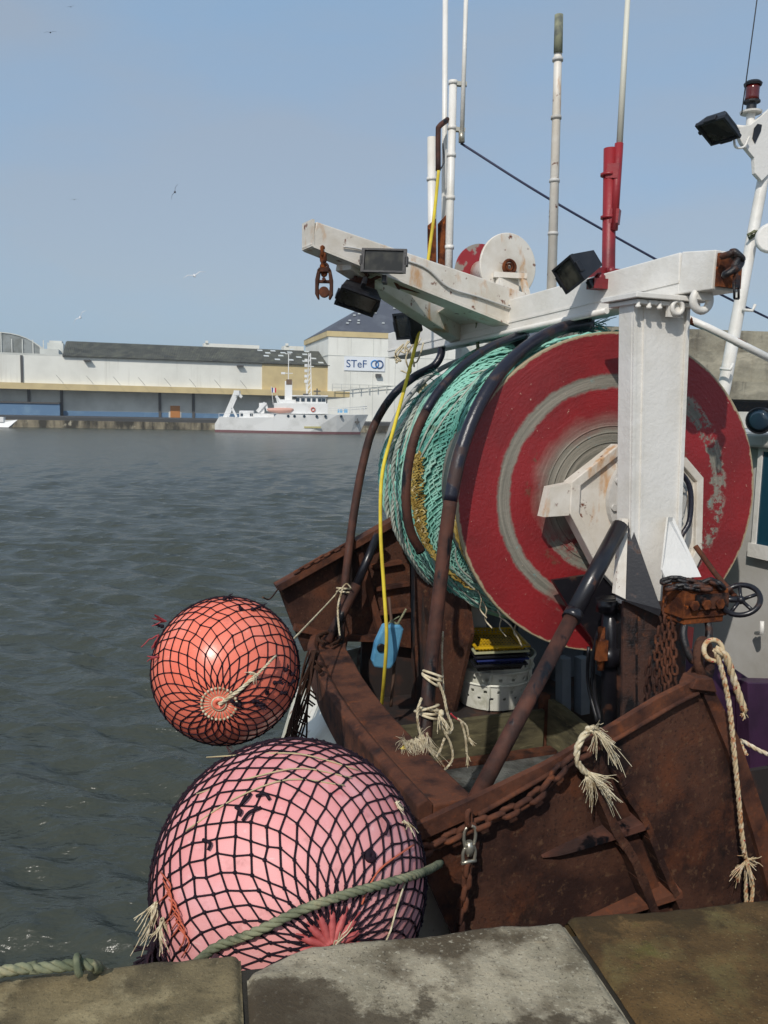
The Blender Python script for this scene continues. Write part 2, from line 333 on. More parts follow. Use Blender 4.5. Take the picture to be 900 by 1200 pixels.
def stain(M, wn, we_, off, col, nscale=4.5):
    """a damp stain with its own outline towards one corner of the stone"""
    t = M.node_tree; n = t.nodes; l = t.links; b = n['Principled BSDF']; old = b.inputs['Base Color'].links[0].from_socket
    tc = n.new('ShaderNodeTexCoord'); d1 = n.new('ShaderNodeVectorMath'); d1.operation = 'DOT_PRODUCT'; l.new(tc.outputs['Object'], d1.inputs[0]); v = -qn*wn-qe*we_; d1.inputs[1].default_value = tuple(v)
    z = n.new('ShaderNodeTexNoise'); z.inputs['Scale'].default_value = nscale; z.inputs['Detail'].default_value = 13; z.inputs['Roughness'].default_value = .68; l.new(tc.outputs['Object'], z.inputs[0])
    a_ = n.new('ShaderNodeMath'); a_.operation = 'ADD'; l.new(d1.outputs['Value'], a_.inputs[0]); l.new(z.outputs[0], a_.inputs[1])
    r = n.new('ShaderNodeMapRange'); base = float(q0@v); r.inputs[1].default_value = base+off; r.inputs[2].default_value = base+off+.06; r.inputs[4].default_value = .82; l.new(a_.outputs[0], r.inputs[0])
    m = n.new('ShaderNodeMix'); m.data_type = 'RGBA'; l.new(r.outputs[0], m.inputs[0]); l.new(old, m.inputs[6]); m.inputs[7].default_value = col; l.new(m.outputs[2], b.inputs['Base Color'])
stain(STONES[1], 1.3, .45, .83, c(70, 60, 46)); stain(STONES[2], -1.5, 0, .36, c(62, 50, 32)); stain(STONES[0], 1.0, -.3, .95, c(70, 62, 44))
QWALL = mat('quay_wall_stone', c(70, 66, 55), .9, layers=[(c(40, 42, 34), 2, .4, .65, None, 8)], bump=[(6, None, .03)])
b = MB()
for e0 in (-30,): b.prism([Q(-40, -.03, -3), Q(40, -.03, -3), Q(40, -.03, 2.28), Q(-40, -.03, 2.28)], -qn*30)
b.build('quay', QWALL, kind='structure')
b = MB(); b.prism([Q(-40, -.72, 2.2), Q(40, -.72, 2.2), Q(40, -30, 2.2), Q(-40, -30, 2.2)], Z*.37)
b.build('pavement', STONES[0], kind='structure')
edges = [-6.2, -5.1, -3.9, -2.75, -1.55, -.395, .615, 1.75, 2.9, 4.1, 5.2]
for i in range(len(edges)-1):
    e0, e1 = edges[i]+.007, edges[i+1]-.007; near = -1.6 < edges[i] < .7
    nx, ny = (230, 150) if near else (40, 30)
    u = np.linspace(0, 1, nx); v = np.linspace(0, 1, ny)
    # wrap: front face down, top, back face down
    prof_n = np.concatenate([np.full(8, 0.), -np.linspace(0, .7, ny-16), np.full(8, -.7)])
    prof_z = np.concatenate([np.linspace(-.33, -.02, 8), np.zeros(ny-16), np.linspace(-.02, -.33, 8)])
    E_, Nn = np.meshgrid(e0+(e1-e0)*u, prof_n); Zt = np.repeat(prof_z[:, None], nx, 1)
    de = np.minimum(E_-e0, e1-E_); dn = np.minimum(-Nn, Nn+.7)
    rag = .02*fbm(E_*9, Nn*9+i, 4, i)
    rnd = .016*np.exp(-np.maximum(de-.5*rag, 0)/.007)+.020*np.exp(-np.maximum(dn-.5*rag, 0)/.009)*(Zt > -.01)
    hh = .012*(fbm(E_*3+i*5, Nn*3, 3, 11)-.5)+.0065*(fbm(E_*16, Nn*16+i, 4, 21)-.5)
    Zt = Zt-rnd*(Zt > -.05)+hh*(Zt > -.05)+(.004, -.006, .0)[i % 3]
    Nn = Nn-.03*(fbm(E_*6+i, Zt*6, 4, 33)-.5)*(Nn > -.1)*1.0
    if edges[i] == -.395:      # chipped front left corner of the middle stone
        chip = np.clip(1-((E_-e0)/.20), 0, 1)**1.3*np.clip(1+Nn/.12, 0, 1)
        Zt = Zt-.055*chip; Nn = Nn-.05*chip
    P = q0[None, None]+E_[..., None]*qe+Nn[..., None]*qn; zz = 2.6+Zt
    grid_mesh('coping_stone', P[..., 0], P[..., 1], zz, STONES[{-1.55: 0, -.395: 1, .615: 2}.get(edges[i], i % 3)], 'structure')
b = MB(); b.prism([Q(-6, -.06, 2.25), Q(5, -.06, 2.25), Q(5, -.06, 2.572), Q(-6, -.06, 2.572)], -qn*.6)
b.build('joint_mortar', mat('dark_joint_mortar', c(46, 42, 34), .95, bump=[(60, None, .006)]), kind='structure')

# ---- far bank
def plane_pt(x, y, p0, d):
    d = nrm(d); n = np.array([-d[1], d[0], 0]); r = ray(x, y); k = ((p0-EYE)@n)/(r@n); return EYE+r*k
FQ0 = np.array([-57., 127, 0]); FQD = nrm([1, .25, 0]); FQN = np.array([-FQD[1], FQD[0], 0])
FARQ = mat('far_quay_concrete', c(140, 130, 108), .9, layers=[(c(60, 56, 46), .5, .42, .58, (1, 1, .3), 8), (c(176, 168, 146), .9, .6, .7, None, 6)], bump=[(1, None, .2)])
b = MB()
pl = [FQ0-FQD*400, FQ0+FQD*460, FQ0+FQD*460+FQN*500, FQ0-FQD*400+FQN*500]
b.prism([p-Z*4 for p in pl], Z*5.1)
b.build('far_quay', FARQ, kind='structure')
b = MB(); b.prism([p+Z*1.104 for p in [FQ0-FQD*400+FQN*.5, FQ0+FQD*460+FQN*.5, FQ0+FQD*460+FQN*500, FQ0-FQD*400+FQN*500]], Z*.5)
b.build('far_pavement', mat('dark_asphalt', c(70, 70, 70), .9), kind='structure')

WC = mat('white_cladding', c(232, 231, 222), .6, layers=[(c(214, 213, 204), .12, .4, .65, None, 4), (c(176, 172, 160), 1.5, .56, .8, (1, 1, .05), 6, None, .45)])
GC = mat('pale_grey_wall', c(208, 209, 202), .7, layers=[(c(184, 185, 178), .3, .4, .7, None, 5)])
BEIGE = mat('beige_cladding', c(206, 186, 138), .7, layers=[(c(190, 170, 126), .4, .4, .7, None, 5)])
ROOFD = mat('dark_corrugated_roof', c(84, 84, 74), .85, layers=[(c(58, 58, 52), .35, .4, .65, None, 6), (c(100, 100, 84), 1.2, .5, .7, (1, .2, 1), 6)])
BLUES = mat('blue_painted_wall', c(92, 124, 156), .7, layers=[(c(112, 142, 168), .5, .5, .7, None, 6), (c(190, 196, 196), .9, .66, .7, None, 6, None, .6)])
DRAIN = mat('dark_drainpipe', c(80, 78, 76), .7)
W0 = np.array([-52., 140, 0]); WD = nrm([1, .3, 0]); WN = np.array([-WD[1], WD[0], 0])
def wf(x, y): return plane_pt(x, y, W0, WD)
def we(x): return float((wf(x, 450)-W0)@WD)
def WP(e, n, z): return W0+WD*e+WN*n+Z*z
wh = thing('warehouse', 'long white waterside warehouse with dark corrugated roof and beige canopy band', 'warehouse', WP(0, 0, 1.6))
eL, e75, e307, e385 = we(-260), we(74), we(307), we(386)
def wbox(b, ea, eb, na, nb, z0, z1): return b.prism([WP(ea, na, z0), WP(eb, na, z0), WP(eb, nb, z0), WP(ea, nb, z0)], Z*(z1-z0))
wbox(MB(), eL, e307, 0, 26, 6.0, 11.15).build('wall', WC, wh)
wbox(MB(), eL, we(520), 2.2, 26, 1.6, 6.0).build('lower_wall', GC, wh)
wbox(MB(), e307, e385, -.15, 26, 6.0, 11.15).build('end_wall', BEIGE, wh, label='beige end section of the wall')
wbox(MB(), eL, we(560), -.9, 2.3, 5.75, 6.75).build('canopy', BEIGE, wh)
b = MB(); b.prism([WP(e75, -.5, 11.15), WP(e75, 9, 14.1), WP(e75, 24, 11.3)], WD*(e385-e75)); 
for k in range(150):
    e = e75+.3+(e385-e75-.5)*k/149; b.bar(WP(e, -.5, 11.22), WP(e, 9, 14.17), .25, .09, up=WN)
b.build('roof', ROOFD, wh)
wbox(MB(), eL, e75, 0, 26, 11.16, 11.45).build('parapet', GC, wh)
SKL = mat('pale_skylight', c(205, 208, 205), .4)
for x, y in ((309, 412), (317, 415), (325, 412), (313, 419), (336, 414), (345, 413), (352, 419), (362, 415), (324, 423), (340, 423), (331, 418), (369, 420), (356, 424), (374, 425), (350, 409), (367, 411)):
    e = we(x); s = (y-409)/18.; n = 9-9.5*s; z = 14.1-2.95*s+.13
    b = MB(); b.prism([WP(e, n, z), WP(e+.9, n, z), WP(e+.9, n+.7, z+.22), WP(e, n+.7, z+.22)], Z*.06); b.build('skylight', SKL, wh)
wbox(MB(), we(70), we(560), 2.05, 2.2, 1.6, 2.4).build('base_band', BLUES, wh)
wbox(MB(), eL, we(69), .6, 2.04, 1.6, 3.5).build('loading_bay', BLUES, wh)
wbox(MB(), eL, we(69), .4, 2.03, 3.5, 3.75).build('dock_edge', DRAIN, wh)
d = wbox(MB(), we(198), we(213), 2.0, 2.2, 1.6, 4.6).build('door_frame', GC, wh)
wbox(MB(), we(200), we(211.5), 1.9, 2.0, 1.6, 3.6).build('door', mat('orange_wood_door', c(182, 120, 62), .7), wh)
for x in (30, 69, 186, 226):
    wbox(MB(), we(x), we(x)+.45, 1.9, 2.2, 1.6, 5.75).build('drainpipe', DRAIN, wh)
for x in (67, 102, 133, 162, 192, 221, 250, 280):
    q = MB(); e = we(x); q.bar(WP(e, -1.9, 6.75), WP(e, -1.9, 8.1), .09, .09); q.bar(WP(e, -1.9, 8.1), WP(e+1.1, -1.9, 6.8), .05, .05, up=WN); q.build('stay_post', DRAIN, wh)
for x in (103, 281):
    q = MB(); e = we(x); q.box(WP(e, -.5, 10.6), WD*.55, WN*.4, Z*.12); q.bar(WP(e, 0, 10.7), WP(e, -.5, 10.65), .1, .1); q.build('wall_lamp', DRAIN, wh)
q = MB(); q.bar(WP(we(26), -.12, 6.8), WP(we(26), -.12, 11.1), .35, .2, up=WN); q.build('drainpipe', DRAIN, wh)
# roof plant behind the ridge
for xa, xb, y0, y1, lab in ((239, 304, 404, 408, 'long low white roof plant box above the middle of the warehouse'), (333, 356, 407, 411, 'short white roof plant box beside the tall cold store')):
    p = plane_pt(xa, y0, WP(0, 14, 0), WD); q2 = plane_pt(xb, y0, WP(0, 14, 0), WD)
    q = MB(); q.prism([np.array([p[0], p[1], 11.6]), np.array([q2[0], q2[1], 11.6]), np.array([q2[0], q2[1], 11.6])+WN*3, np.array([p[0], p[1], 11.6])+WN*3], Z*(p[2]-11.6+.3))
    q.bar(p+Z*.3+WD*.5, p+Z*.75+WD*.5, .5, .5, up=WN)
    q.build('roof_plant', WC, label=lab, cat='roof unit')

# tall cold store
SD = nrm([1, .18, 0]); SN = np.array([-SD[1], SD[0], 0]); s0 = at(385, 388, 152)
def SPt(a, n, z): return np.array([s0[0], s0[1], 0])+SD*a+SN*n+Z*z
cs = thing('cold_store', 'tall white cold store with dark hipped roof and blue lettered sign', 'building', SPt(0, 0, 1.6))
ze = float(s0[2])
left = at(358, 397, 176); lv = np.array([left[0]-s0[0], left[1]-s0[1], 0])
A0 = SPt(0, 0, 0); B0_ = SPt(48, 0, 0); C_ = B0_+lv; D_ = A0+lv
MB().prism([p+Z*1.6 for p in (A0, B0_, C_, D_)], Z*(ze-2.5)).build('wall', WC, cs)
b = MB(); cx = (A0+B0_+C_+D_)/4
def inset(P, k): return [p+(p-cx)*k for p in P]
b.prism([p+Z*(ze-.9) for p in inset((A0, B0_, C_, D_), .012)], Z*.95).build('eaves', BEIGE, cs)
b = MB(); P = [p+Z*(ze+.05) for p in inset((A0, B0_, C_, D_), .014)]; pk = at(440, 351, 164); pk2 = pk+SD*30
b.add(P+[pk, pk2], [(0, 1, 5, 4), (1, 2, 5), (2, 3, 4, 5), (3, 0, 4), (0, 3, 2, 1)]); b.build('roof', mat('slate_grey_roof', c(74, 78, 88), .8, layers=[(c(96, 100, 108), .3, .5, .7, None, 6)]), cs)
RLM = mat('pale_roof_light', c(190, 195, 195), .4)
for k in range(18):
    u, v = random.random(), random.uniform(.15, .85); p = P[0]*(1-v)+P[0]*0+(P[1]*0) ; base = P[0]+(P[1]-P[0])*u*.55; top = pk+(pk2-pk)*u*.55; q = base*(1-v)+top*v; MB().box(q+np.array([0, -.1, .15]), SD*.22, SN*.2, Z*.12).build('roof_light', RLM, cs)
b = MB()
for z in (ze-4.2,): b.prism([p+Z*z for p in inset((A0, B0_, C_, D_), .004)], Z*.12)
b.build('ledge', GC, cs)
b = MB()
for k in range(1, 12): b.bar(SPt(k*4, -.03, 1.6), SPt(k*4, -.03, ze-1), .08, .06, up=SN)
b.build('panel_joint', GC, cs)
q = MB(); p = plane_pt(443, 440, SPt(0, 0, 0), SD); q.box(p-SN*.4, SD*.5, SN*.35, Z*.25); q.build('wall_lamp', DRAIN, cs)
sg0 = plane_pt(403, 434, SPt(0, 0, 0), SD); sg1 = plane_pt(451, 419, SPt(0, 0, 0), SD); sw = float((sg1-sg0)@SD); sh = float(sg1[2]-sg0[2])
sign = MB().prism([sg0-SN*.05, sg0+SD*sw-SN*.05, sg0+SD*sw+Z*sh-SN*.05, sg0+Z*sh-SN*.05], -SN*.12).build('sign', mat('sign_panel', c(226, 230, 234), .5), cs)
LB = mat('navy_lettering', c(32, 74, 128), .5); LB2 = mat('light_blue_logo', c(60, 140, 205), .5)
def text(s, size, origin, dx, up, mat_, parent, name='lettering', ext=.02, bold=.0):
    cu = bpy.data.curves.new('t', 'FONT'); cu.body = s; cu.size = size; cu.extrude = ext; cu.offset = bold
    o = bpy.data.objects.new('t', cu); C.objects.link(o); dg = bpy.context.evaluated_depsgraph_get()
    me = bpy.data.meshes.new_from_object(o.evaluated_get(dg)); bpy.data.objects.remove(o)
    dx = nrm(dx); up = nrm(up); n = np.cross(dx, up); o_ = ORG.get(parent.name, np.zeros(3))
    for v in me.vertices: p = np.array(origin)+dx*v.co.x+up*v.co.y+n*v.co.z-o_; v.co = p
    me.name = name; me.materials.clear(); me.materials.append(mat_); ob = bpy.data.objects.new(name, me); C.objects.link(ob); ob.parent = parent; ORG[ob.name] = o_; return ob
ss = sw/48
text('STeF', 12.2*ss, sg0+SD*2.2*ss+Z*sh*.24-SN*.2, SD, Z, LB, sign, bold=.012*ss)
b = MB(); b.torus(sg0+SD*36*ss+Z*sh*.5-SN*.22, SN, 4.3*ss, .75*ss, 24, 6); b.build('logo_ring', LB2, sign)
b = MB(); b.torus(sg0+SD*41.3*ss+Z*sh*.5-SN*.26, SN, 4.3*ss, .75*ss, 24, 6); b.build('logo_ring', LB, sign)
b = MB(); x0, x1 = we(387), we(450)
for z in (7.4, 8.0): b.bar(WP(x0, -1.8, z), WP(we(520), -1.8, z), .1, .1)
for k in range(14): e = x0+(we(520)-x0)*k/13; b.bar(WP(e, -1.8, 6.75), WP(e, -1.8, 8.0), .12, .12, up=WN)
b.build('railing', GC, wh)
b = MB()
for k in range(6): e = x0+1+k*3.4; b.bar(WP(e, 1.2, 7.2), WP(e+2.3, 1.2, 7.2), .9, .9)
b.build('canopy_box', DRAIN, wh)

# glazed hall and little buildings at the left edge
gh = thing('glazed_hall', 'pale rounded glass roofed hall behind the far left of the warehouse', 'building', at(10, 420, 175))
gc = at(2, 420, 176); gx = nrm([1, .3, 0]); gy = np.array([-gx[1], gx[0], 0])
b = MB(); pr_ = []
for k in range(9): a = PI/2*k/8; pr_.append(gc+gx*(8.6*math.sin(a)-0)+Z*(5.6*math.cos(a)-.4))
pr_ = [gc-gx*25+Z*5.2]+pr_+[gc+gx*8.6-Z*8, gc-gx*25-Z*8]
b.prism(pr_, gy*18); b.build('glass_roof', mat('hazy_glazing', c(148, 152, 150), .4, layers=[(c(116, 118, 112), .4, .4, .65, None, 6)]), gh)
b = MB()
for kk in range(7):
    for j in range(len(pr_)-4): b.bar(pr_[j]+gy*(kk*3)-gy*.1, pr_[j+1]+gy*(kk*3)-gy*.1, .18, .18)
for k in range(9): b.bar(gc-gx*(8.0-k*2)+Z*-3-gy*.15, gc-gx*(8.0-k*2)+Z*(5.1 if k < 5 else 4)-gy*.15, .2, .1, up=gy)
b.build('frame', GC, gh)
b = MB(); p = at(49, 412, 170); b.box(p+gx*1.6-Z*3, gx*1.7, gy*3, Z*3.4); p = at(60, 408, 176); b.box(p+gx*1.0-Z*3, gx*1.5, gy*3, Z*3.9)
b.box(p+gx*1.0+Z*1.1, gx*1.2, gy*2, Z*.3)
b.build('roof_hut', GC, label='small white block between the glazed hall and the dark roof', cat='building')

# bunker-like concrete pens at right
CONC = mat('old_concrete', c(150, 144, 126), .95, layers=[(c(110, 104, 90), .35, .4, .62, None, 8), (c(72, 68, 60), .9, .56, .72, (1, 1, .12), 8), (c(174, 166, 146), .2, .55, .7, (1, 1, 3), 6)], bump=[(.8, None, .2)])
bk = thing('submarine_pens', 'massive old concrete pen building behind the right of the boat', 'building', at(850, 480, 70))
bd = nrm([1, .1, 0]); bn = np.array([-bd[1], bd[0], 0]); bo = at(700, 486, 70); bo[2] = 0
def BP(a, n, z): return bo+bd*a+bn*n+Z*z
def bb(b, a0, a1, n0, n1, z0, z1): return b.prism([BP(a0, n0, z0), BP(a1, n0, z0), BP(a1, n1, z0), BP(a0, n1, z0)], Z*(z1-z0))
zt = lambda y: 4.2+(486-y)*.0705
bb(MB(), 0, 60, 1.2, 40, zt(413), zt(387)).build('upper_wall', CONC, bk)
bb(MB(), 0, 60, 0, 40, zt(447), zt(413.5)).build('wall', CONC, bk)
bb(MB(), 0, 60, -.8, 40, zt(468), zt(447.5)).build('ledge', CONC, bk)
b = MB(); bb(b, 0, 60, 9, 40, -3, zt(468))
b.build('inner_wall', DARKIN, bk)  # coloured dark in place of the shadow inside the pen openings
b = MB()
for a in (0, 9, 24, 39, 54): bb(b, a, a+1.6, -.3, 30, -3, zt(468))
b.build('pier', CONC, bk)
for k in range(24):
    bb(MB(), 1+k*2.5, 1.05+k*2.5, 1.17, 1.2, zt(413), zt(388)).build('joint', CONC, bk); bb(MB(), .4+k*2.5, .45+k*2.5, -.03, 0, zt(446), zt(415)).build('joint', CONC, bk)

# ---- research ship at the far quay
sc = .1305; sX = nrm([1, .12, 0]); sY = np.array([-sX[1], sX[0], 0]); sO = at(253, 505, 128); sO[2] = 0
def R_(px, py, y=0): return sO+sX*((px-253)*sc)+sY*y+Z*((507+(px-253)*.014-py)*sc)
shp = thing('research_ship', 'white research ship with stern gallows moored at the far quay', 'ship', sO)
SHW = mat('ship_white', c(228, 228, 226), .4, layers=[(c(200, 200, 196), .5, .5, .75, None, 5)]); SHR = mat('ship_red_boot', c(112, 76, 78), .6)
st = [(253, 498, 2.2, 2.0), (258, 490, 2.7, 2.4), (285, 490.5, 3, 2.8), (318, 489.5, 3.1, 3), (322, 485.5, 3.1, 3), (360, 485.5, 3.1, 2.9), (390, 485, 2.7, 2.0), (412, 484.5, 1.6, .9), (428, 484, .1, .02)]
def hullmb(zlo, zhi_f, grow):
    V = []; n = len(st)
    for (px, py, bd_, bw) in st:
        f = 1 if px < 420 else .0
        pxw = px if px < 400 else px-(px-400)*.32
        zh = zhi_f(py); 
        for sgn in (-1, 1):
            V.append(R_(pxw, 507, 0)*[1, 1, 0]+sY*sgn*(bw+grow)+Z*zlo); 
            V.append((R_(px if zh is None else pxw, 507, 0)*[1, 1, 0]+sY*sgn*((bd_ if zh is None else bw)+grow)+Z*(zh if zh is not None else (507-py)*sc)))
    Fq = []
    for i in range(n-1):
        a = i*4; b2 = a+4
        Fq += [(a, b2, b2+1, a+1), (a+2, a+3, b2+3, b2+2), (a+1, b2+1, b2+3, a+3), (a, a+2, b2+2, b2)]
    Fq += [(0, 1, 3, 2), (4*n-4, 4*n-2, 4*n-1, 4*n-3)]
    return MB().add(V, Fq, False)
hullmb(.35, lambda py: None, 0).build('hull', SHW, shp)
hullmb(-.5, lambda py: .345, .0).build('boot_top', SHR, shp)
def rb(b, x0, x1, y0, y1, w_, yc=0): return b.prism([R_(x0, y1, yc-w_/2), R_(x1, y1, yc-w_/2), R_(x1, y1, yc+w_/2), R_(x0, y1, yc+w_/2)], Z*((y1-y0)*sc))
b = MB(); rb(b, 319, 380, 474, 486, 4.6); rb(b, 345, 378, 466, 474, 3.6); rb(b, 339, 380, 465, 466.5, 4.2); rb(b, 324, 345, 470, 474, 3.2); b.build('superstructure', SHW, shp, bevel=.05)
b = MB(); rb(b, 331, 339.5, 449, 474, 1.3); rb(b, 334, 338, 447, 449, 1.0); fn = b.build('funnel', SHW, shp, bevel=.05)
b = MB(); rb(b, 332.5, 339, 447, 453, 1.42); b.build('funnel_top', mat('funnel_brown', c(110, 88, 70), .7), fn)
for x in (345.5, 351.5, 358, 364, 370.5, 375):
    q = MB(); rb(q, x-2, x+2, 468.3, 472, .06, -1.84); q.build('window', GLASSD, shp)
for x in (335, 342, 353, 367, 377, 395): q = MB(); q.lathe(R_(x, 488.5, -3.13 if x < 370 else (-3.02 if x < 380 else -2.62)), -sY, [(.2, -.1), (.2, .04)], 10); q.build('porthole', GLASSD, shp)
b = MB(); b.bar(R_(264, 491, -1.7), R_(276, 463, -1.7), .5, .6); b.bar(R_(264, 491, 1.7), R_(276, 463, 1.7), .5, .6); b.bar(R_(277, 463, -2), R_(277, 463, 2), .8, .7); b.bar(R_(277, 462, -1.7), R_(283, 468, -1.7), .4, .4); b.bar(R_(272, 480, -1.6), R_(277, 490, -1.6), .3, .3); b.build('stern_gallows', SHW, shp)
b = MB(); b.bar(R_(300, 484, -1), R_(309, 474, -1), .7, .5); b.bar(R_(309, 474, -1), R_(312, 483, -1), .35, .35); rb(b, 302, 308, 474, 486, 1.2, -.5); b.build('crane', SHW, shp)
b = MB(); b.bar(R_(328, 475, -1.5), R_(321, 466, -1.5), .5, .4); b.bar(R_(321, 466, -1.5), R_(324, 476, -1.5), .2, .2); b.build('davit', SHW, shp)
b = MB(); rb(b, 280, 296, 483, 491, 3.2); rb(b, 296, 319, 486, 491, 4.2); b.build('deck_locker', SHW, shp, bevel=.04)
b = MB()
for x in (282.5, 293.5): rb(b, x-1.5, x+1.5, 485.5, 489, .08, -1.66)
b.build('locker_opening', GLASSD, shp)
b = MB(); b.tube([R_(311, 481, -2.3), R_(314, 482, -2.3), R_(326, 482.4, -2.3), R_(337, 482, -2.3), R_(341, 481, -2.3)], [.1, .32, .42, .36, .12], 10); b.build('lifeboat', mat('faded_orange', c(206, 160, 144), .6), shp)
b = MB(); b.torus(R_(363, 481, -2.4), sY, .28, .08, 14, 6); b.build('lifebuoy', mat('lifebuoy_red', c(190, 80, 60), .6), shp)
def lattice(b, x, y0, y1, w_, r):
    n = 9
    for s_ in (-1, 1): b.bar(R_(x+s_*w_, y1, 0), R_(x+s_*w_*.4, y0, 0), r, r, up=sY)
    for k in range(n):
        a = k/n; c1 = (k+1)/n; b.bar(R_(x-w_*(1-.6*a), y1+(y0-y1)*a, 0), R_(x+w_*(1-.6*c1), y1+(y0-y1)*c1, 0), r*.7, r*.7, up=sY)
b = MB(); lattice(b, 359, 417, 466, 2.4, .13); b.bar(R_(354, 432, 0), R_(364, 432, 0), .12, .12); b.bar(R_(355, 446, 0), R_(356, 466, 0), .12, .12, up=sY)
for k in range(5): b.box(R_(355, 425+k*6, 0), sX*.22, sY*.2, Z*.2)
b.build('lattice_mast', SHW, shp)
b = MB(); b.bar(R_(335, 447, 0), R_(335, 418, 0), .12, .12, up=sY); b.bar(R_(327, 440, 0), R_(340, 440, 0), .1, .1); b.box(R_(329, 440, 0), sX*.3, sY*.2, Z*.15); b.bar(R_(331, 418, 0), R_(338, 418, 0), .1, .1); b.build('aerial_mast', SHW, shp)
b = MB(); rb(b, 352, 358, 463, 466, 1.5); rb(b, 365, 372, 464, 466, 1.5); b.bar(R_(368, 464, 0), R_(368, 457, 0), .2, .2, up=sY); b.bar(R_(364, 460, 0), R_(372, 460, 0), .15, .2); b.build('radar', DRAIN, shp)
b = MB()
for yy in (481.5, 479): b.tube([R_(380, yy, -2.6), R_(395, yy, -2.5), R_(411, yy-1, -1.5), R_(426, yy-2, 0)], .04, 4)
for x, yc in ((383, -2.6), (388, -2.6), (393, -2.5), (398, -2.3), (403, -2), (408, -1.7), (413, -1.3), (418, -.9), (423, -.4)): b.bar(R_(x, 485, yc), R_(x, 478.5, yc), .06, .06, up=sY)
b.bar(R_(423, 484, 0), R_(422.5, 474, 0), .1, .1, up=sY)
b2 = MB(); b2.tube([R_(258, 486, -2.7), R_(318, 486, -2.7)], .03, 4)
for x in range(258, 320, 6): b2.bar(R_(x, 491, -2.7), R_(x, 486, -2.7), .05, .05, up=sY)
b2.build('stern_railing', SHW, shp)
b.build('railing', SHW, shp)
b = MB(); rb(b, 392, 397, 480.5, 484.5, 1.2, -.8); rb(b, 399, 403, 480, 484.5, 1.2, -.6); b.build('deck_winch', mat('ship_light_blue', c(120, 175, 210), .5), shp)
b = MB(); p = R_(414.5, 496, -1.25); b.bar(p, p+Z*.7, .12, .12, up=sY); b.bar(p-sX*.35+Z*.15, p+sX*.35+Z*.15, .14, .2); b.box(p, sX*.15, sY*.1, Z*.2); b.build('anchor', DRAIN, shp)
b = MB(); rb(b, 353, 372, 500, 502, .05, -3.0); b.build('name_panel', mat('ochre_marking', c(180, 172, 120), .6), shp)
b = MB(); b.bar(R_(318, 476, 0), R_(315.5, 455, 0), .06, .06, up=sY); fl = b.build('flagstaff', SHW, shp)
for k, cc in enumerate((c(40, 60, 130), c(225, 225, 225), c(190, 45, 50))): q = MB(); q.prism([R_(316+k*1.7, 462, -.02), R_(317.7+k*1.7, 462.3, -.02), R_(317.7+k*1.7, 456.8, -.02), R_(316+k*1.7, 456.5, -.02)], sY*.03); q.build('flag_band', mat('flag_cloth', cc, .8), fl)
# little dinghy at the far left
p = at(1, 499, 122); p[2] = 0; q = MB(); d1 = sX
q.add([p-d1*3+Z*.1, p+d1*1+Z*.1, p-d1*3+sY*1.4+Z*.1, p+d1*1+sY*1.4+Z*.1, p-d1*3.2+Z*.9-sY*.2, p+d1*2.1+Z*1.2+sY*.7, p-d1*3.2+sY*1.6+Z*.9], [(0, 1, 5, 4), (2, 6, 5, 3), (1, 3, 5), (0, 4, 6, 2), (0, 2, 3, 1), (4, 5, 6)])
q.box(p-d1*.4+sY*.7+Z*1.2, d1*.7, sY*.45, Z*.35)
q.build('dinghy', SHW, label='tiny white dinghy floating at the left edge under the far quay', cat='boat')

# gulls
GB = mat('gull_white', c(205, 205, 205), .8); GD = mat('gull_grey', c(80, 84, 92), .8)
for x, y, Yd, span, ang_, dip, mt, lab in ((205, 225, 30, .30, 1.25, .25, GD, 'dark gull banking upright in mid sky'), (228, 323, 40, .55, .35, .3, GB, 'pale gull with raised wing above the warehouse'), (94, 372, 38, .42, .9, .35, GB, 'white gull flying low just over the warehouse roof'), (59, 38, 45, .3, .2, .2, GD, 'small dark gull near the top left corner'), (87, 234, 70, .3, .1, .3, GD, 'tiny distant gull level with the banking dark gull'), (83, 8, 70, .3, .3, .3, GD, 'tiny distant gull at the very top of the sky')):
    p = at(x, y, Yd); r = thing('gull', lab, 'bird', p, 'gulls in the sky')
    ax = nrm([math.cos(ang_), .3, math.sin(ang_)]); bd2 = nrm([-.2, .6, .2]); up = nrm(np.cross(ax, bd2))
    q = MB(); L = span*.55; q.tube([p-bd2*L, p-bd2*L*.5, p, p+bd2*L*.6, p+bd2*L*.9], [.008, L*.16, L*.24, L*.17, .01], 8); q.build('body', mt, r)
    for s_ in (-1, 1):
        q = MB(); w1 = p+ax*s_*span*.5+up*dip*span*.55; w2 = p+ax*s_*span+up*dip*span*.1
        q.add([p-bd2*L*.22, w1-bd2*L*.12, w2, w1+bd2*L*.3, p+bd2*L*.28]+[v+up*.02*span for v in (p-bd2*L*.22, w1-bd2*L*.12, w2, w1+bd2*L*.3, p+bd2*L*.28)], [(0, 1, 3, 4), (1, 2, 3), (5, 9, 8, 6), (6, 8, 7), (0, 4, 9, 5), (4, 3, 8, 9), (3, 2, 7, 8), (2, 1, 6, 7), (1, 0, 5, 6)]); q.build('wing', mt, r)
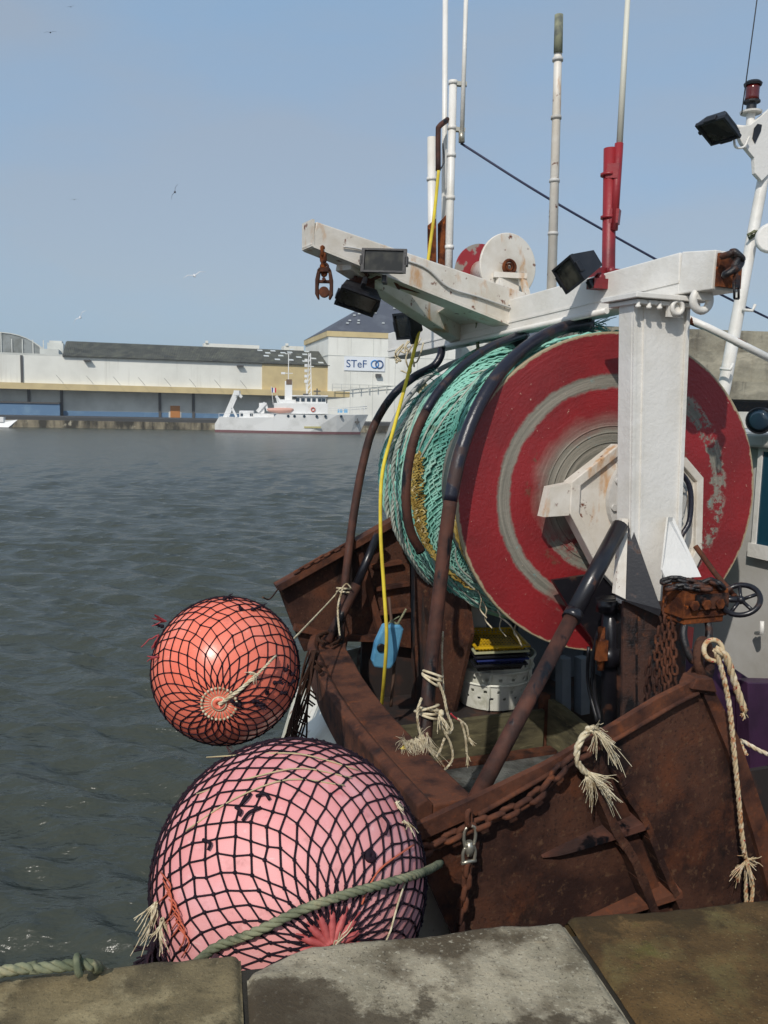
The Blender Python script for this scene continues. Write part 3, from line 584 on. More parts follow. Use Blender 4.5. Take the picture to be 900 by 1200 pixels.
# ================================================================ FISHING BOAT
def radial_mat(name):
    M = bpy.data.materials.new(name); M.use_nodes = True; t = M.node_tree; l = t.links; n = t.nodes; b = n['Principled BSDF']
    tc = n.new('ShaderNodeTexCoord'); ln = n.new('ShaderNodeVectorMath'); ln.operation = 'LENGTH'; l.new(tc.outputs['Object'], ln.inputs[0])
    sep = n.new('ShaderNodeSeparateXYZ'); l.new(tc.outputs['Object'], sep.inputs[0])
    def M_(op, a, b_=None, c_=None):
        q = n.new('ShaderNodeMath'); q.operation = op
        for i, v in enumerate((a, b_, c_)):
            if v is None: continue
            if hasattr(v, 'default_value') or hasattr(v, 'is_linked'): l.new(v, q.inputs[i])
            else: q.inputs[i].default_value = v
        return q.outputs[0]
    def NZ(sc, det=6, vec=None, ro=.6):
        z = n.new('ShaderNodeTexNoise'); z.inputs['Scale'].default_value = sc; z.inputs['Detail'].default_value = det; z.inputs['Roughness'].default_value = ro; l.new(vec or tc.outputs['Object'], z.inputs[0]); return z.outputs[0]
    def MR(v, a, b_, c_=0, d=1):
        q = n.new('ShaderNodeMapRange'); l.new(v, q.inputs[0]); q.inputs[1].default_value = a; q.inputs[2].default_value = b_; q.inputs[3].default_value = c_; q.inputs[4].default_value = d; return q.outputs[0]
    R = ln.outputs['Value']; hx = M_('MULTIPLY_ADD', sep.outputs[1], float(Fd[1]), M_('MULTIPLY', sep.outputs[0], float(Fd[0]))); hz = sep.outputs[2]
    cb = n.new('ShaderNodeCombineXYZ'); l.new(M_('MULTIPLY', R, 60), cb.inputs[0]); l.new(M_('MULTIPLY', hx, 1.5), cb.inputs[1]); l.new(M_('MULTIPLY', hz, 1.5), cb.inputs[2])
    ringn = NZ(1.0, 5, cb.outputs[0]); fine = NZ(9, 8, None, .75); big = NZ(2.2, 4); vfine = NZ(45, 4)
    def band(r0_, r1_, e): 
        rr = M_('ADD', R, M_('MULTIPLY', M_('SUBTRACT', fine, .5), e)); return M_('MULTIPLY', MR(rr, r0_-.008, r0_+.008), MR(rr, r1_+.008, r1_-.008))
    # worn circular band: broad to the left and top, thin and scratchy to the right and bottom
    leftness = MR(M_('ADD', M_('MULTIPLY', hx, -1), M_('MULTIPLY', hz, .55)), -.12, .08)
    b1 = M_('MULTIPLY', band(.665, .745, .06), leftness)
    rightn = M_('SUBTRACT', 1, leftness)
    b2 = M_('MULTIPLY', M_('MULTIPLY', band(.70, .80, .22), rightn), MR(M_('ADD', fine, M_('MULTIPLY', hz, .06)), .47, .52))
    b3 = M_('MULTIPLY', M_('MULTIPLY', band(.70, .745, .05), rightn), MR(hz, -.35, -.50))
    b4 = M_('MULTIPLY', MR(M_('ADD', R, M_('MULTIPLY', M_('SUBTRACT', big, .5), .30)), .53, .40), MR(M_('ADD', M_('MULTIPLY', hx, -.7), M_('MULTIPLY', hz, .7)), -.05, .1))
    b5 = M_('MULTIPLY', M_('MULTIPLY', band(.33, .50, .10), MR(hz, -.10, -.3)), MR(fine, .40, .52))
    mask = b1
    for q in (b2, b3, b4, b5): mask = M_('MAXIMUM', mask, q)
    sp = M_('MULTIPLY', MR(vfine, .70, .73), .8)
    def mixc(f, A, B):
        q = n.new('ShaderNodeMix'); q.data_type = 'RGBA'; l.new(f, q.inputs[0])
        for i, v in ((6, A), (7, B)):
            if isinstance(v, tuple): q.inputs[i].default_value = v
            else: l.new(v, q.inputs[i])
        return q.outputs[2]
    red = mixc(MR(big, .4, .65), c(138, 35, 39), c(118, 33, 36))
    red = mixc(M_('MULTIPLY', MR(fine, .6, .72), .5), red, c(112, 34, 34))
    red = mixc(M_('MULTIPLY', band(.54, .58, .1), MR(fine, .56, .62)), red, c(112, 62, 50))
    grey = mixc(MR(ringn, .35, .65), c(104, 102, 92), c(142, 136, 124))
    grey = mixc(MR(fine, .62, .70), grey, c(110, 150, 150))
    col = mixc(mask, red, grey); col = mixc(sp, col, c(196, 170, 150))
    edge = MR(M_('ADD', R, M_('MULTIPLY', M_('SUBTRACT', fine, .5), .05)), .982, .99)
    col = mixc(edge, col, c(160, 146, 118))
    l.new(col, b.inputs['Base Color']); b.inputs['Roughness'].default_value = .5
    l.new(MR(mask, 0, 1, .42, .65), b.inputs['Roughness'])
    bu = n.new('ShaderNodeBump'); bu.inputs['Distance'].default_value = .004; l.new(M_('ADD', vfine, M_('MULTIPLY', ringn, .6)), bu.inputs['Height']); l.new(bu.outputs[0], b.inputs['Normal'])
    return M
FLANGE = radial_mat('worn_red_flange')
BARREL = mat('grey_barrel_steel', c(128, 126, 116), .6, layers=[(c(96, 94, 86), 5, .4, .65, None, 6), (c(110, 70, 46), 8, .62, .7, None, 8)], bump=[(20, None, .003)])

def plate_mat():
    M = mat('diamond_tread_plate', c(136, 138, 134), .5, metal=.35, layers=[(c(76, 78, 76), 3, .4, .6, None, 6), (c(112, 88, 66), 5, .58, .7, None, 8, .8), (c(48, 46, 44), 2, .58, .7, None, 6)])
    t = M.node_tree; n = t.nodes; l = t.links; b = n['Principled BSDF']; tc = n.new('ShaderNodeTexCoord')
    prev = []
    for s_ in (.785, -.785):
        mp = n.new('ShaderNodeMapping'); mp.inputs['Rotation'].default_value = (0, 0, s_+sa); l.new(tc.outputs['Object'], mp.inputs[0])
        br = n.new('ShaderNodeTexBrick'); br.inputs['Scale'].default_value = 1; br.inputs['Brick Width'].default_value = .06; br.inputs['Row Height'].default_value = .03; br.inputs['Mortar Size'].default_value = .011; br.inputs['Mortar Smooth'].default_value = .3
        l.new(mp.outputs[0], br.inputs[0]); prev.append(br.outputs['Fac'])
    a = n.new('ShaderNodeMath'); a.operation = 'MULTIPLY'; l.new(prev[0], a.inputs[0]); l.new(prev[1], a.inputs[1])
    u = n.new('ShaderNodeBump'); u.inputs['Distance'].default_value = .006; l.new(a.outputs[0], u.inputs['Height']); l.new(u.outputs[0], b.inputs['Normal'])
    return M
TREAD = plate_mat()

boat = thing('fishing_boat', 'rusty white stern trawler with a big red net drum under a white gantry', 'fishing boat', S(0, 0, 0))
# --- hull, seen at the transom
def hull_line(z, ins=0):
    k = 1 if z > 1.2 else (.90 if z > .2 else .72)
    pts = [(-1.68, -1.06), (-1.64, -.4), (-1.60, .3), (-1.52, .9), (-1.42, 1.5), (-1.25, 2.05), (-.6, 2.35), (1, 2.55), (5, 2.6), (8.5, 1.8), (10.5, .7), (8.5, -.6), (5, -1.12), (1, -1.12)]
    cx_, cy_ = 3.5, .72; return [S(cx_+(f-cx_)*(k+(1-k)*.35)-math.copysign(ins, f-cx_), cy_+(t-cy_)*k-math.copysign(ins, t-cy_), z) for f, t in pts]
lv_ = [hull_line(-.4), hull_line(.3), hull_line(1.3), hull_line(1.9), hull_line(2.16)]
for li, dq in ((1, .2), (2, .42), (3, .23)):      # the counter swells out below the rail
    for k in range(6): lv_[li][k] = lv_[li][k]-Fv*dq*(.35, .8, 1, 1, 1, .9)[k]
n_ = len(lv_[0]); V = [p for L_ in lv_ for p in L_]; Fq = []
for i in range(len(lv_)-1):
    for k in range(n_): Fq.append((i*n_+k, i*n_+(k+1) % n_, (i+1)*n_+(k+1) % n_, (i+1)*n_+k))
HULLW = mat('hull_white_rust_streaked', c(228, 224, 212), .5, layers=[(c(196, 186, 150), 3, .45, .7, (1, 1, .2), 6, .6, .7), (c(130, 70, 36), 7, .60, .66, (1, 1, .16), 8, .85, .9), (c(60, 40, 30), 6, .66, .70, (1, 1, .5), 8, .85)], bump=[(8, None, .004)])
MB().add(V, Fq, False).build('hull', HULLW, boat)
# rusty rail strake + cap around the stern
cap_pts = [(-1.66, -1.06), (-1.66, -.6), (-1.645, -.1), (-1.62, .3), (-1.565, .8), (-1.50, 1.2), (-1.44, 1.55), (-1.33, 1.85)]
def sweep(b, path, prof, closedprof=True):
    """path: (f,t); prof: (out, z) offsets, out = away from the boat"""
    n = len(path); V = []
    for i, (f, t) in enumerate(path):
        a = np.array(path[max(i-1, 0)]); d = np.array(path[min(i+1, n-1)])-a; d = d/np.linalg.norm(d); o = np.array([-d[1], d[0]])
        if o[0] > 0: o = -o
        for (q, z) in prof: V.append(S(f+o[0]*q, t+o[1]*q, z))
    m_ = len(prof); Fq = []
    for i in range(n-1):
        for k in range(m_): Fq.append((i*m_+k, i*m_+(k+1) % m_, (i+1)*m_+(k+1) % m_, (i+1)*m_+k))
    Fq += [tuple(range(m_)), tuple((n-1)*m_+k for k in range(m_-1, -1, -1))]
    return b.add(V, Fq, False)
cp = [tuple(p[:2]) for p in spl([(f, t, 0) for f, t in cap_pts], 5)]
sweep(MB(), cp, [(.045, 2.15), (.06, 2.40), (.01, 2.425), (-.02, 2.40), (-.02, 2.15)]).build('rubbing_strake', RUST, boat, bevel=.008)
sweep(MB(), cp, [(-.022, 2.34), (-.022, 2.392), (-.23, 2.40), (-.235, 2.35)]).build('bulwark_cap', RUST, boat, bevel=.01)
sweep(MB(), cp, [(-.03, 1.5), (-.03, 2.338), (-.07, 2.338), (-.07, 1.5)]).build('bulwark', DARKIN, boat)
b = MB()
for k in range(2, len(cp)-3, 5):
    f, t = cp[k]; b = MB(); b.prism([S(f+.08, t, 1.58), S(f+.30, t, 1.58), S(f+.20, t, 2.33), S(f+.08, t, 2.33)], T*.02); b.build('bulwark_stay', RUST, boat)
# side bulwarks inside faces
def wall(name, f0, f1, t, z0, z1, mt, th_=.03, **kw): return MB().prism([S(f0, t, z0), S(f1, t, z0), S(f1, t, z1), S(f0, t, z1)], T*th_).build(name, mt, boat, **kw)
wall('side_bulwark', -.9, .1, 2.02, 1.5, 2.35, DARKIN); wall('side_bulwark', .102, 1.6, 2.02, 1.5, 2.62, BLUEGREY)  # aft length coloured dark for the shade inside the stern, rest blue grey
wall('dark_side_sheet', -.2, 5, -1.15, .9, 2.35, DARKIN)  # dark sheet over the near side of the white hull
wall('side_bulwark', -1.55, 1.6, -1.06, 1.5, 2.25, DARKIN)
for f in (.15, .55, .95, 1.3): MB().box(S(f, 1.98, 2.0), Fv*.035, T*.05, Z*.55).build('bulwark_rib', BLUEGREY, boat)
MB().prism([S(-1.6, -1.03, 1.5), S(5, -1.03, 1.5), S(5, 2.0, 1.5), S(-1.3, 2.0, 1.5), S(-1.55, 1.0, 1.5)], Z*.05).build('deck', TREAD, boat)
MB().prism([S(-1.0, 1.28, 1.552), S(1.4, 1.28, 1.552), S(1.4, 2.0, 1.552), S(-1.0, 2.0, 1.552)], Z*.235).build('raised_deck', DARKIN, boat)
# wooden pond boards
p0 = onZ(428, 829, 1.92); p1 = onZ(640, 829, 1.92)
b = MB(); b.prism([S(-1.25, 1.13, 1.56), S(.32, 1.13, 1.56), S(.32, 1.13, 1.865), S(-1.25, 1.13, 1.865)], T*.05); b.build('pond_board', WOOD, boat, bevel=.008)
b = MB(); b.prism([S(.36, 1.16, 1.56), S(.42, .35, 1.56), S(.42, .35, 1.82), S(.36, 1.0, 1.94), S(.36, 1.16, 1.94)], Fv*.05); b.build('pond_board', WOOD, boat, bevel=.008)
b = MB(); b.box(S(.35, 1.2, 1.75), Fv*.03, T*.04, Z*.22); b.build('board_post', RUST, boat)
b = MB(); b.prism([S(-1.1, 1.1, 1.552), S(.36, 1.1, 1.552), S(.36, 1.0, 1.552), S(-1.1, 1.0, 1.552)], Z*.03); b.build('board_track', RUST, boat)

# --- net drum
hubc = C0
drum = MB().lathe(C0+Td*.02, Td, [(.86, 0.012), (.86, .80), (.62, .82), (.62, 2.2)], 96, sm=False).build('net_drum', BARREL, boat, org=C0)
b = MB(); b.lathe(C0, Td, [(.40, .03), (.40, -.012), (.995, -.012), (1.0, -.006), (1.0, .022), (.995, .03)], 128, sm=False, cap=False)
b.lathe(C0, Td, [(.40, -.012), (.36, .028), (.30, .03), (.295, .02), (.18, .02), (.18, -.08), (.10, -.08)], 96, sm=False); 
for k in range(3): b.torus(C0-Td*.012, Td, (.43, .39, .33)[k], .006, 96, 6)
b.build('flange', FLANGE, drum, org=C0)
far = C0+Td*2.2
b = MB(); b.torus(far, Td, .985, .022, 96, 10); b.torus(far, Td, .80, .014, 96, 8); b.build('far_flange_rim', mat('grey_rim', c(150, 152, 148), .5, bump=[(40, None, .002)]), drum, org=C0)
SPK = mat('beige_flange_plate', c(196, 184, 150), .6, layers=[(c(150, 140, 110), 5, .5, .7)])
for k in range(14):
    b = MB(); a = 2*PI*k/14+.1; d = math.cos(a)*Fd+math.sin(a)*Z; s_ = np.cross(Td, d); b.prism([far+d*.62-s_*.03, far+d*.97-s_*.055, far+d*.97+s_*.055, far+d*.62+s_*.03], Td*.012); b.build('spoke', SPK, drum, org=C0)

# --- bearing housing (octagonal)
def pz(x, y, t): return onT(x, y, t)
oc = [(670, 565), (726, 521), (792, 521), (825, 560), (823, 652), (800, 700), (738, 706), (700, 664), (668, 602)]
oc = [pz(x, y, -.15) for x, y in oc]; cen = pz(762, 600, -.15)
inn = [cen+(p-cen)*.88+T*.004 for p in oc]; back = [p+T*.09 for p in oc]; inb = [p+T*.03 for p in inn]
n_ = len(oc); V = oc+inn+inb+back; Fq = []
for k in range(n_):
    j = (k+1) % n_; Fq += [(k, j, n_+j, n_+k), (n_+k, n_+j, 2*n_+j, 2*n_+k), (k, 3*n_+k, 3*n_+j, j)]
Fq += [tuple(range(2*n_, 3*n_)), tuple(range(4*n_-1, 3*n_-1, -1))]
hs = MB().add(V, Fq, False).build('bearing_housing', WHITER, boat, bevel=.006, org=C0)
b = MB(); b.prism([pz(637, 606, -.145), pz(645, 571, -.145), pz(670, 566, -.145), pz(667, 604, -.145)], T*.07); b.build('housing_lug', WHITER, hs)
b = MB(); hc = pz(756, 583, -.118); b.lathe(hc, -T, [(.29, 0), (.29, .035), (.24, .04), (.22, .07), (.13, .075), (.12, .10), (.02, .10)], 40, sm=False)
for k in range(10): a = 2*PI*k/10+.2; b.lathe(hc+(math.cos(a)*Fv+math.sin(a)*Z)*.262, -T, [(.022, .03), (.022, .055)], 6)
b.build('bearing_cap', GREYP, hs)
b = MB(); b.tube(spl([pz(790, 545, -.2), pz(808, 570, -.22), pz(808, 610, -.24), pz(795, 640, -.25), pz(808, 690, -.28), pz(815, 720, -.3)], 6), .017, 8); b.build('hydraulic_hose', BLUEBLACK, boat)

# --- gantry
tp = at(766, 352, 4.86); bt = at(757, 705, 4.90); bt2 = at(758, 880, 4.9)
b = MB(); b.bar(bt, tp, .125, .335, up=Fv, h1=.375); post = b.build('gantry_post', WHITE, boat, bevel=.008)
b = MB()
for s_ in (-1, 1): b.bar(bt+Fv*s_*.158-T*.072, tp+Fv*s_*.178-T*.072, .012, .022, up=Fv)
b.bar(bt-Fv*.10-T*.066, tp-Fv*.11-T*.066, .01, .012, up=Fv); b.build('post_edge_strip', WHITE, post)
b = MB(); b.box(tp+Z*.0, Fv*.235, T*.16, Z*.014); b.box(tp-Z*.03, Fv*.205, T*.13, Z*.012); b.build('post_head_plate', WHITE, post, bevel=.004)
for k, (s_, dz) in enumerate(((-.2, 0), (-.13, 0), (-.06, 0), (.2, 0))): MB().lathe(tp+Fv*s_-T*.13-Z*.02, -Z, [(.010, 0), (.010, .03), (.015, .031), (.015, .045)], 8).build('bolt', WHITE, post)
b = MB(); b.box(tp+Fv*.05-T*.12-Z*.05, Fv*.05, T*.012, Z*.05); b.torus(tp+Fv*.05-T*.14-Z*.05, T, .035, .014, 16, 6); b.build('pad_eye', WHITE, post)
# crossbeam
Bn = at(812, 322, 4.82); Bf = at(466, 406, 7.9); Be = at(852, 318, 4.62); BD = nrm(Bf-Bn)
b = MB(); b.bar(Bn, Bf, .2, .225); bm_ = b.build('gantry_beam', WHITE, boat, bevel=.008)
b = MB(); b.bar(Bn-BD*.0, Be, .2, .225, h1=.20); b.build('beam_end', WHITE, bm_, bevel=.006)
sdB = nrm(np.cross(BD, Z)); sdB = sdB if sdB@Fv < 0 else -sdB
b = MB(); b.bar(Bn+sdB*.103-Z*.045, Bf+sdB*.103-Z*.045, .006, .014); b.tube([Bn+BD*.55+sdB*.115-Z*.12, Bn+BD*2.4+sdB*.115-Z*.12], .02, 8); b.build('beam_conduit', WHITE, bm_)
b = MB(); b.torus(at(822, 352, 4.7), T, .055, .022, 20, 8); b.box(at(822, 345, 4.7), Fv*.05, T*.02, Z*.03); b.build('pad_eye', WHITE, bm_)
b = MB(); b.box(Be+nrm(Be-Bn)*.012, nrm(Be-Bn)*.012, nrm(np.cross(Be-Bn, Z))*.085, Z*.085); b.build('rusted_end_plate', RUSTO, bm_)
# cantilever arms meeting at the tip
tip = at(362, 276, 5.6); j1 = at(603, 366, 6.33); j2 = at(545, 392, 6.93); mid = at(404, 300, 5.75)
b = MB(); b.bar(tip, j1+Z*.005, .17, .15, h1=.25, w1=.2); arm = b.build('gantry_arm', WHITER, boat, bevel=.008)
b = MB(); b.bar(tip-Z*.08, j1-Z*.128, .18, .014, w1=.215); b.build('arm_flange', WHITER, arm)
b = MB(); b.bar(mid-Z*.02, j2, .13, .15, h1=.2); b.build('arm_brace', WHITER, arm, bevel=.006)
b = MB(); ja = nrm(j1-tip); b.prism([j1-ja*.5-Z*.06, j1-Z*.10, j2+Z*.02, j2-nrm(j2-mid)*.45], Z*.012); b.build('gusset', WHITER, arm)
b = MB(); b.box(tip-ja*.005, ja*.008, nrm(np.cross(ja, Z))*.088, Z*.083); b.build('arm_end_plate', WHITER, arm)
sdA = nrm(np.cross(ja, Z)); sdA = sdA if sdA[1] < 0 else -sdA
b = MB(); b.tube(spl([tip+ja*.45+sdA*.09+Z*.02, tip+ja*.8+sdA*.1+Z*.045, tip+ja*1.0+sdA*.11-Z*.03, tip+ja*1.25+sdA*.11-Z*.02, tip+ja*1.6+sdA*.12-Z*.01, j1+sdA*.13+Z*.02, j1+BD*-.1+sdB*.13+Z*.03], 6), .008, 6)
b.tube(spl([tip+ja*.2+sdA*.1-Z*.02, tip+ja*.3+sdA*.1+Z*.0, tip+ja*.42+sdA*.1+Z*.01], 5), .006, 6); b.build('cable', GREYP, arm)
b = MB(); b.tube(spl([at(430, 330, 5.8), at(455, 322, 5.8), at(468, 338, 5.9)], 5), .012, 6); b.prism([at(462, 324, 5.85), at(487, 332, 5.9), at(495, 344, 5.95), at(470, 338, 5.9)], T*.02); b.build('lamp_bracket', RUST, arm)
# lower post, rust and black
b = MB(); b.bar(at(757, 705, 4.93), at(757, 985, 4.93), .28, .36, up=Fv); lp = b.build('gantry_pedestal', BLACKR, boat, bevel=.01)
b = MB(); b.prism([at(731, 705, 4.74), at(789, 705, 4.74), at(783, 860, 4.74), at(729, 860, 4.74)], T*.02); b.build('pedestal_face', PEDF, lp)
b = MB(); b.prism([at(734, 612, 4.78), at(739, 612, 4.78), at(775, 714, 4.62), at(773, 722, 4.62), at(722, 700, 4.70)], T*.012); b.build('black_gusset', BLACKP, post)
b = MB(); b.prism([at(729, 608, 4.76), at(736, 608, 4.76), at(733, 702, 4.66), at(721, 696, 4.66)], T*.03); b.build('white_gusset', WHITER, post)
b = MB(); b.prism([at(783, 606, 4.78), at(789, 606, 4.86), at(822, 676, 4.70), at(780, 678, 4.58), at(776, 668, 4.6)], T*.014); b.build('white_gusset', WHITE, post)
b = MB(); P = [(648, 680), (702, 672), (735, 698), (735, 792), (716, 798), (694, 748), (668, 714)]; b.prism([pz(x, y, -.10) for x, y in P], T*.03); b.build('drum_bracket', BLACKP, boat)
b = MB(); b.tube([at(714, 700, 4.95), at(716, 760, 4.95), at(714, 868, 4.95)], .055, 12); b.tube([at(712, 702, 4.93), at(712, 716, 4.93)], .07, 12); b.tube([at(713, 758, 4.93), at(713, 778, 4.93)], .075, 12); b.build('hydraulic_pipe', BLACKP, boat)
b = MB(); b.tube([at(705, 735, 4.85), at(704, 785, 4.85)], .022, 8); b.box(at(705, 762, 4.83), Fv*.03, T*.02, Z*.06); b.build('rusty_valve', RUSTO, boat)
b = MB(); b.tube(spl([at(701, 740, 5.0), at(695, 775, 5.0), at(697, 815, 5.0), at(706, 850, 4.95)], 6), .014, 6); b.build('hose', DARK, boat)
b = MB(); b.tube(spl([at(690, 758, 5.1), at(689, 800, 5.1), at(700, 845, 5.0)], 6), .012, 6); b.build('hose', DARK, boat)
b = MB(); b.bar(at(800, 735, 5.9), at(792, 818, 5.7), .14, .08, up=Fv); b.build('red_stanchion', mat('faded_red_post', c(176, 62, 56), .6, layers=[(c(140, 50, 46), 5, .5, .7)]), boat)
for x in (660, 682): MB().bar(at(x, 770, 6.6), at(x, 835, 6.6), .1, .08, up=Fv).build('drum_frame', BLUEGREY, boat)

# --- diagonal strut and guard pipes
s0_, s1_ = at(727, 616, 4.72), onZ(553, 945, 2.38)+Z*.0
b = MB(); k_ = .36; mm = s0_+(s1_-s0_)*k_; b.tube([s0_, mm], .047, 16); b.tube([mm-nrm(s1_-s0_)*.02, mm+nrm(s1_-s0_)*.03], .051, 16); sb = b.build('stern_strut', BLACKP, boat)
b = MB(); b.tube([mm+nrm(s1_-s0_)*.02, s1_], .040, 16); b.build('rusty_lower_strut', RUSTPIPE, sb)
def guard(name, pts, r, m1, k, m2, join):
    P = spl(pts, 8); i = int(len(P)*join); b = MB(); b.tube(P[:i+1], r, 14); o = b.build(name, m1, boat)
    MB().tube(P[i:], r*.995, 14).build('rusty_lower_pipe', m2, o)
A_ = [(690, 379, .35), (655, 386, .30), (620, 405, .22), (587, 435, .12), (560, 478, .04), (541, 527, .0), (529, 580, -.03), (521, 640, -.05), (513, 710, -.08), (505, 780, -.12), (499, 850, -.2), (496, 885, -.25)]
guard('guard_pipe', [onT(*p) for p in A_], .041, BLUEBLACK, 0, RUSTPIPE, .56)
B_ = [(612, 392, .95), (596, 398, .85), (572, 408, .75), (541, 430, .62), (511, 463, .52), (489, 504, .46), (478, 548, .44), (476, 590, .44), (481, 622, .46), (493, 646, .50)]
guard('guard_pipe', [onT(*p) for p in B_], .030, BLUEBLACK, 0, RUSTPIPE, .5)
C_2 = [(518, 404, 2.0), (516, 418, 2.0), (507, 430, 2.0), (485, 442, 1.98), (460, 464, 1.95), (438, 500, 1.92), (425, 545, 1.88), (415, 600, 1.82), (407, 660, 1.74), (401, 720, 1.66), (398, 762, 1.6)]
guard('guard_pipe', [onT(*p) for p in C_2], .033, BLUEBLACK, 0, RUSTPIPE, .42)
b = MB(); b.tube([onT(443, 626, 1.75), onT(416, 690, 1.68)], .034, 12); o = b.build('stern_brace', BLACKP, boat)
b = MB(); b.tube([onT(418, 685, 1.68), onT(384, 752, 1.6)], .04, 12); b.build('rusty_lower_pipe', RUSTPIPE, o)
b = MB(); b.tube([at(600, 384, 6.3), at(612, 400, 6.3)], .07, 10); b.box(at(604, 392, 6.32), Fv*.07, T*.06, Z*.06); b.build('pipe_bracket', BLACKP, boat)
b = MB(); b.box(at(682, 380, 5.75), Fv*.05, T*.07, Z*.05); b.build('pipe_bracket', BLACKP, boat)

# --- far post and gear in the dark
b = MB(); b.bar(at(556, 404, 7.45), at(545, 840, 7.0), .12, .3, up=Fv); b.build('far_gantry_post', WHITE, boat)
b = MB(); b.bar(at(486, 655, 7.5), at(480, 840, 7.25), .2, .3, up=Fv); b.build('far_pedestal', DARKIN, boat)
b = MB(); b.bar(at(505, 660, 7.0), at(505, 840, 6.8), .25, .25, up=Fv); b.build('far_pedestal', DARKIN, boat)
b = MB(); b.prism([onF(486, 650, -.5), onF(545, 690, -.3), onF(552, 742, -.3), onF(530, 840, -.3), onF(486, 840, -.5)], Fv*.03); b.build('far_side_plate', RUSTD, boat)

# --- masts and aerials on the beam
def btop(x, y, Y): return at(x, y, Y)
b = MB(); b.tube([btop(507, 396, 7.35), btop(506, 161, 7.35)], .037, 12); b.tube([btop(506, 212, 7.35), btop(506, 208, 7.35)], .043, 12); b.build('short_mast', WHITE, boat)
b = MB(); b.tube([btop(520, 392, 7.3), btop(522, -30, 7.3)], [.026, .022], 10); b.build('whip_aerial', WHITE, boat)
b = MB(); b.tube([btop(524, 392, 7.2), btop(531, 95, 7.2)], .032, 12)
for y in (97, 150, 182, 232, 290): p = btop(531-(y-95)*.022, y, 7.2); b.lathe(p, Z, [(.038, -.015), (.038, .015)], 12)
ms = b.build('aerial_mast', WHITE, boat)
b = MB(); b.bar(btop(530, 98, 7.2), btop(547, 99, 7.2), .04, .03); b.build('aerial_bracket', CHROME, ms); b = MB(); b.bar(btop(529, 151, 7.2), btop(545, 153, 7.2), .04, .03); b.tube([btop(541, 154, 7.18), btop(541, 167, 7.18)], .025, 8); b.build('aerial_bracket', CHROME, ms)
b = MB(); b.tube([btop(541.5, 155, 7.18), btop(547, -30, 7.18)], .018, 8); b.build('thin_aerial', WHITE, boat)
b = MB(); b.tube(spl([btop(525, 140, 7.2), btop(515, 148, 7.15), btop(513.5, 156, 7.15), btop(513.5, 200, 7.15)], 5), .022, 8); b.build('bent_pipe', RUSTPIPE, boat)
b = MB(); b.prism([btop(502, 264, 7.3), btop(511, 256, 7.3), btop(511, 392, 7.3), btop(502, 392, 7.3)], T*.02); b.prism([btop(514, 262, 7.22), btop(523, 252, 7.22), btop(523, 392, 7.22), btop(514, 392, 7.22)], T*.02); b.build('rusty_plate', RUSTO, boat)
b = MB(); b.tube([at(655, 18, 5.95), at(652.5, 120, 5.95), at(646, 350, 5.95)], [.026, .028, .034], 12)
pl_ = b.build('tall_pole', WHITER, boat)
for y in (70, 138, 212, 274): MB().lathe(at(655-(y-18)*.027, y, 5.95), Z, [(.036, -.01), (.036, .01)], 12).build('pole_collar', GREYP, pl_)
MB().tube([at(655, 17.5, 5.94), at(654, 62, 5.94)], [.028, .0295], 12).build('pole_tip', mat('mossy_pole', c(140, 142, 118), .8, layers=[(c(96, 100, 92), 14, .4, .6)]), pl_)
b = MB(); b.tube([at(713, 318, 5.45), at(708, 330, 5.45), ][::-1]+[at(715, 174, 5.45)], [.045, .042, .04], 12); rm = b.build('red_mast', REDP, boat)
for y in (205, 255): MB().lathe(at(713.5, y, 5.45), Z, [(.052, -.008), (.052, .008)], 12).build('clamp', REDP, rm)
b = MB(); b.tube([at(725.5, 168, 5.42), at(719, 270, 5.42)], .026, 10)
for y0, y1 in ((193, 210), (246, 262)): b.bar(at(712, (y0+y1)/2, 5.45), at(726, (y0+y1)/2, 5.42), .07, .085)
b.build('aerial_socket', REDP, rm)
b = MB(); b.box(at(710, 322, 5.45), Fv*.085, T*.07, Z*.03); b.ball(at(703, 326, 5.3), .035, 10); b.ball(at(716, 318, 5.35), .03, 10); b.box(at(700, 333, 5.3), Fv*.05, T*.04, Z*.03); b.build('mast_foot', REDP, rm)
b = MB(); b.tube([at(726, 170, 5.42), at(731, 80, 5.42), at(737, -25, 5.42)], [.02, .018, .015], 8); b.build('whip_aerial', mat('aerial_cream', c(206, 204, 190), .5), boat)
# little winch with white and red discs
wc = at(596, 312, 6.75); wd = nrm([-.40, .9, .0])
b = MB(); b.lathe(wc, wd, [(.245, 0), (.25, .005), (.25, .02), (.245, .025)], 48, sm=False); wn = b.build('small_reel', WHITER, boat)
b = MB(); b.lathe(wc+wd*.02, wd, [(.10, 0), (.10, .42)], 24); b.build('reel_core', WHITER, wn)
b = MB(); b.lathe(wc+wd*.42, wd, [(.235, 0), (.235, .02)], 48, sm=False); b.build('reel_disc', mat('flaked_red_disc', c(150, 44, 50), .5, layers=[(c(150, 140, 130), 7, .55, .6, None, 7)]), wn)
b = MB(); b.bar(at(596, 326, 6.70), at(598, 362, 6.65), .16, .03, up=wd); b.bar(at(578, 322, 6.68), at(617, 324, 6.68), .06, .04); b.bar(at(612, 325, 6.68), at(620, 356, 6.62), .04, .04, up=wd); b.bar(at(586, 325, 6.68), at(582, 352, 6.62), .04, .04, up=wd); b.build('reel_bracket', WHITER, wn)
b = MB(); b.torus(at(597, 313, 6.70), wd, .05, .014, 20, 8); b.torus(at(597, 313, 6.70), wd, .025, .01, 16, 6); b.build('reel_nut', RUSTO, wn)

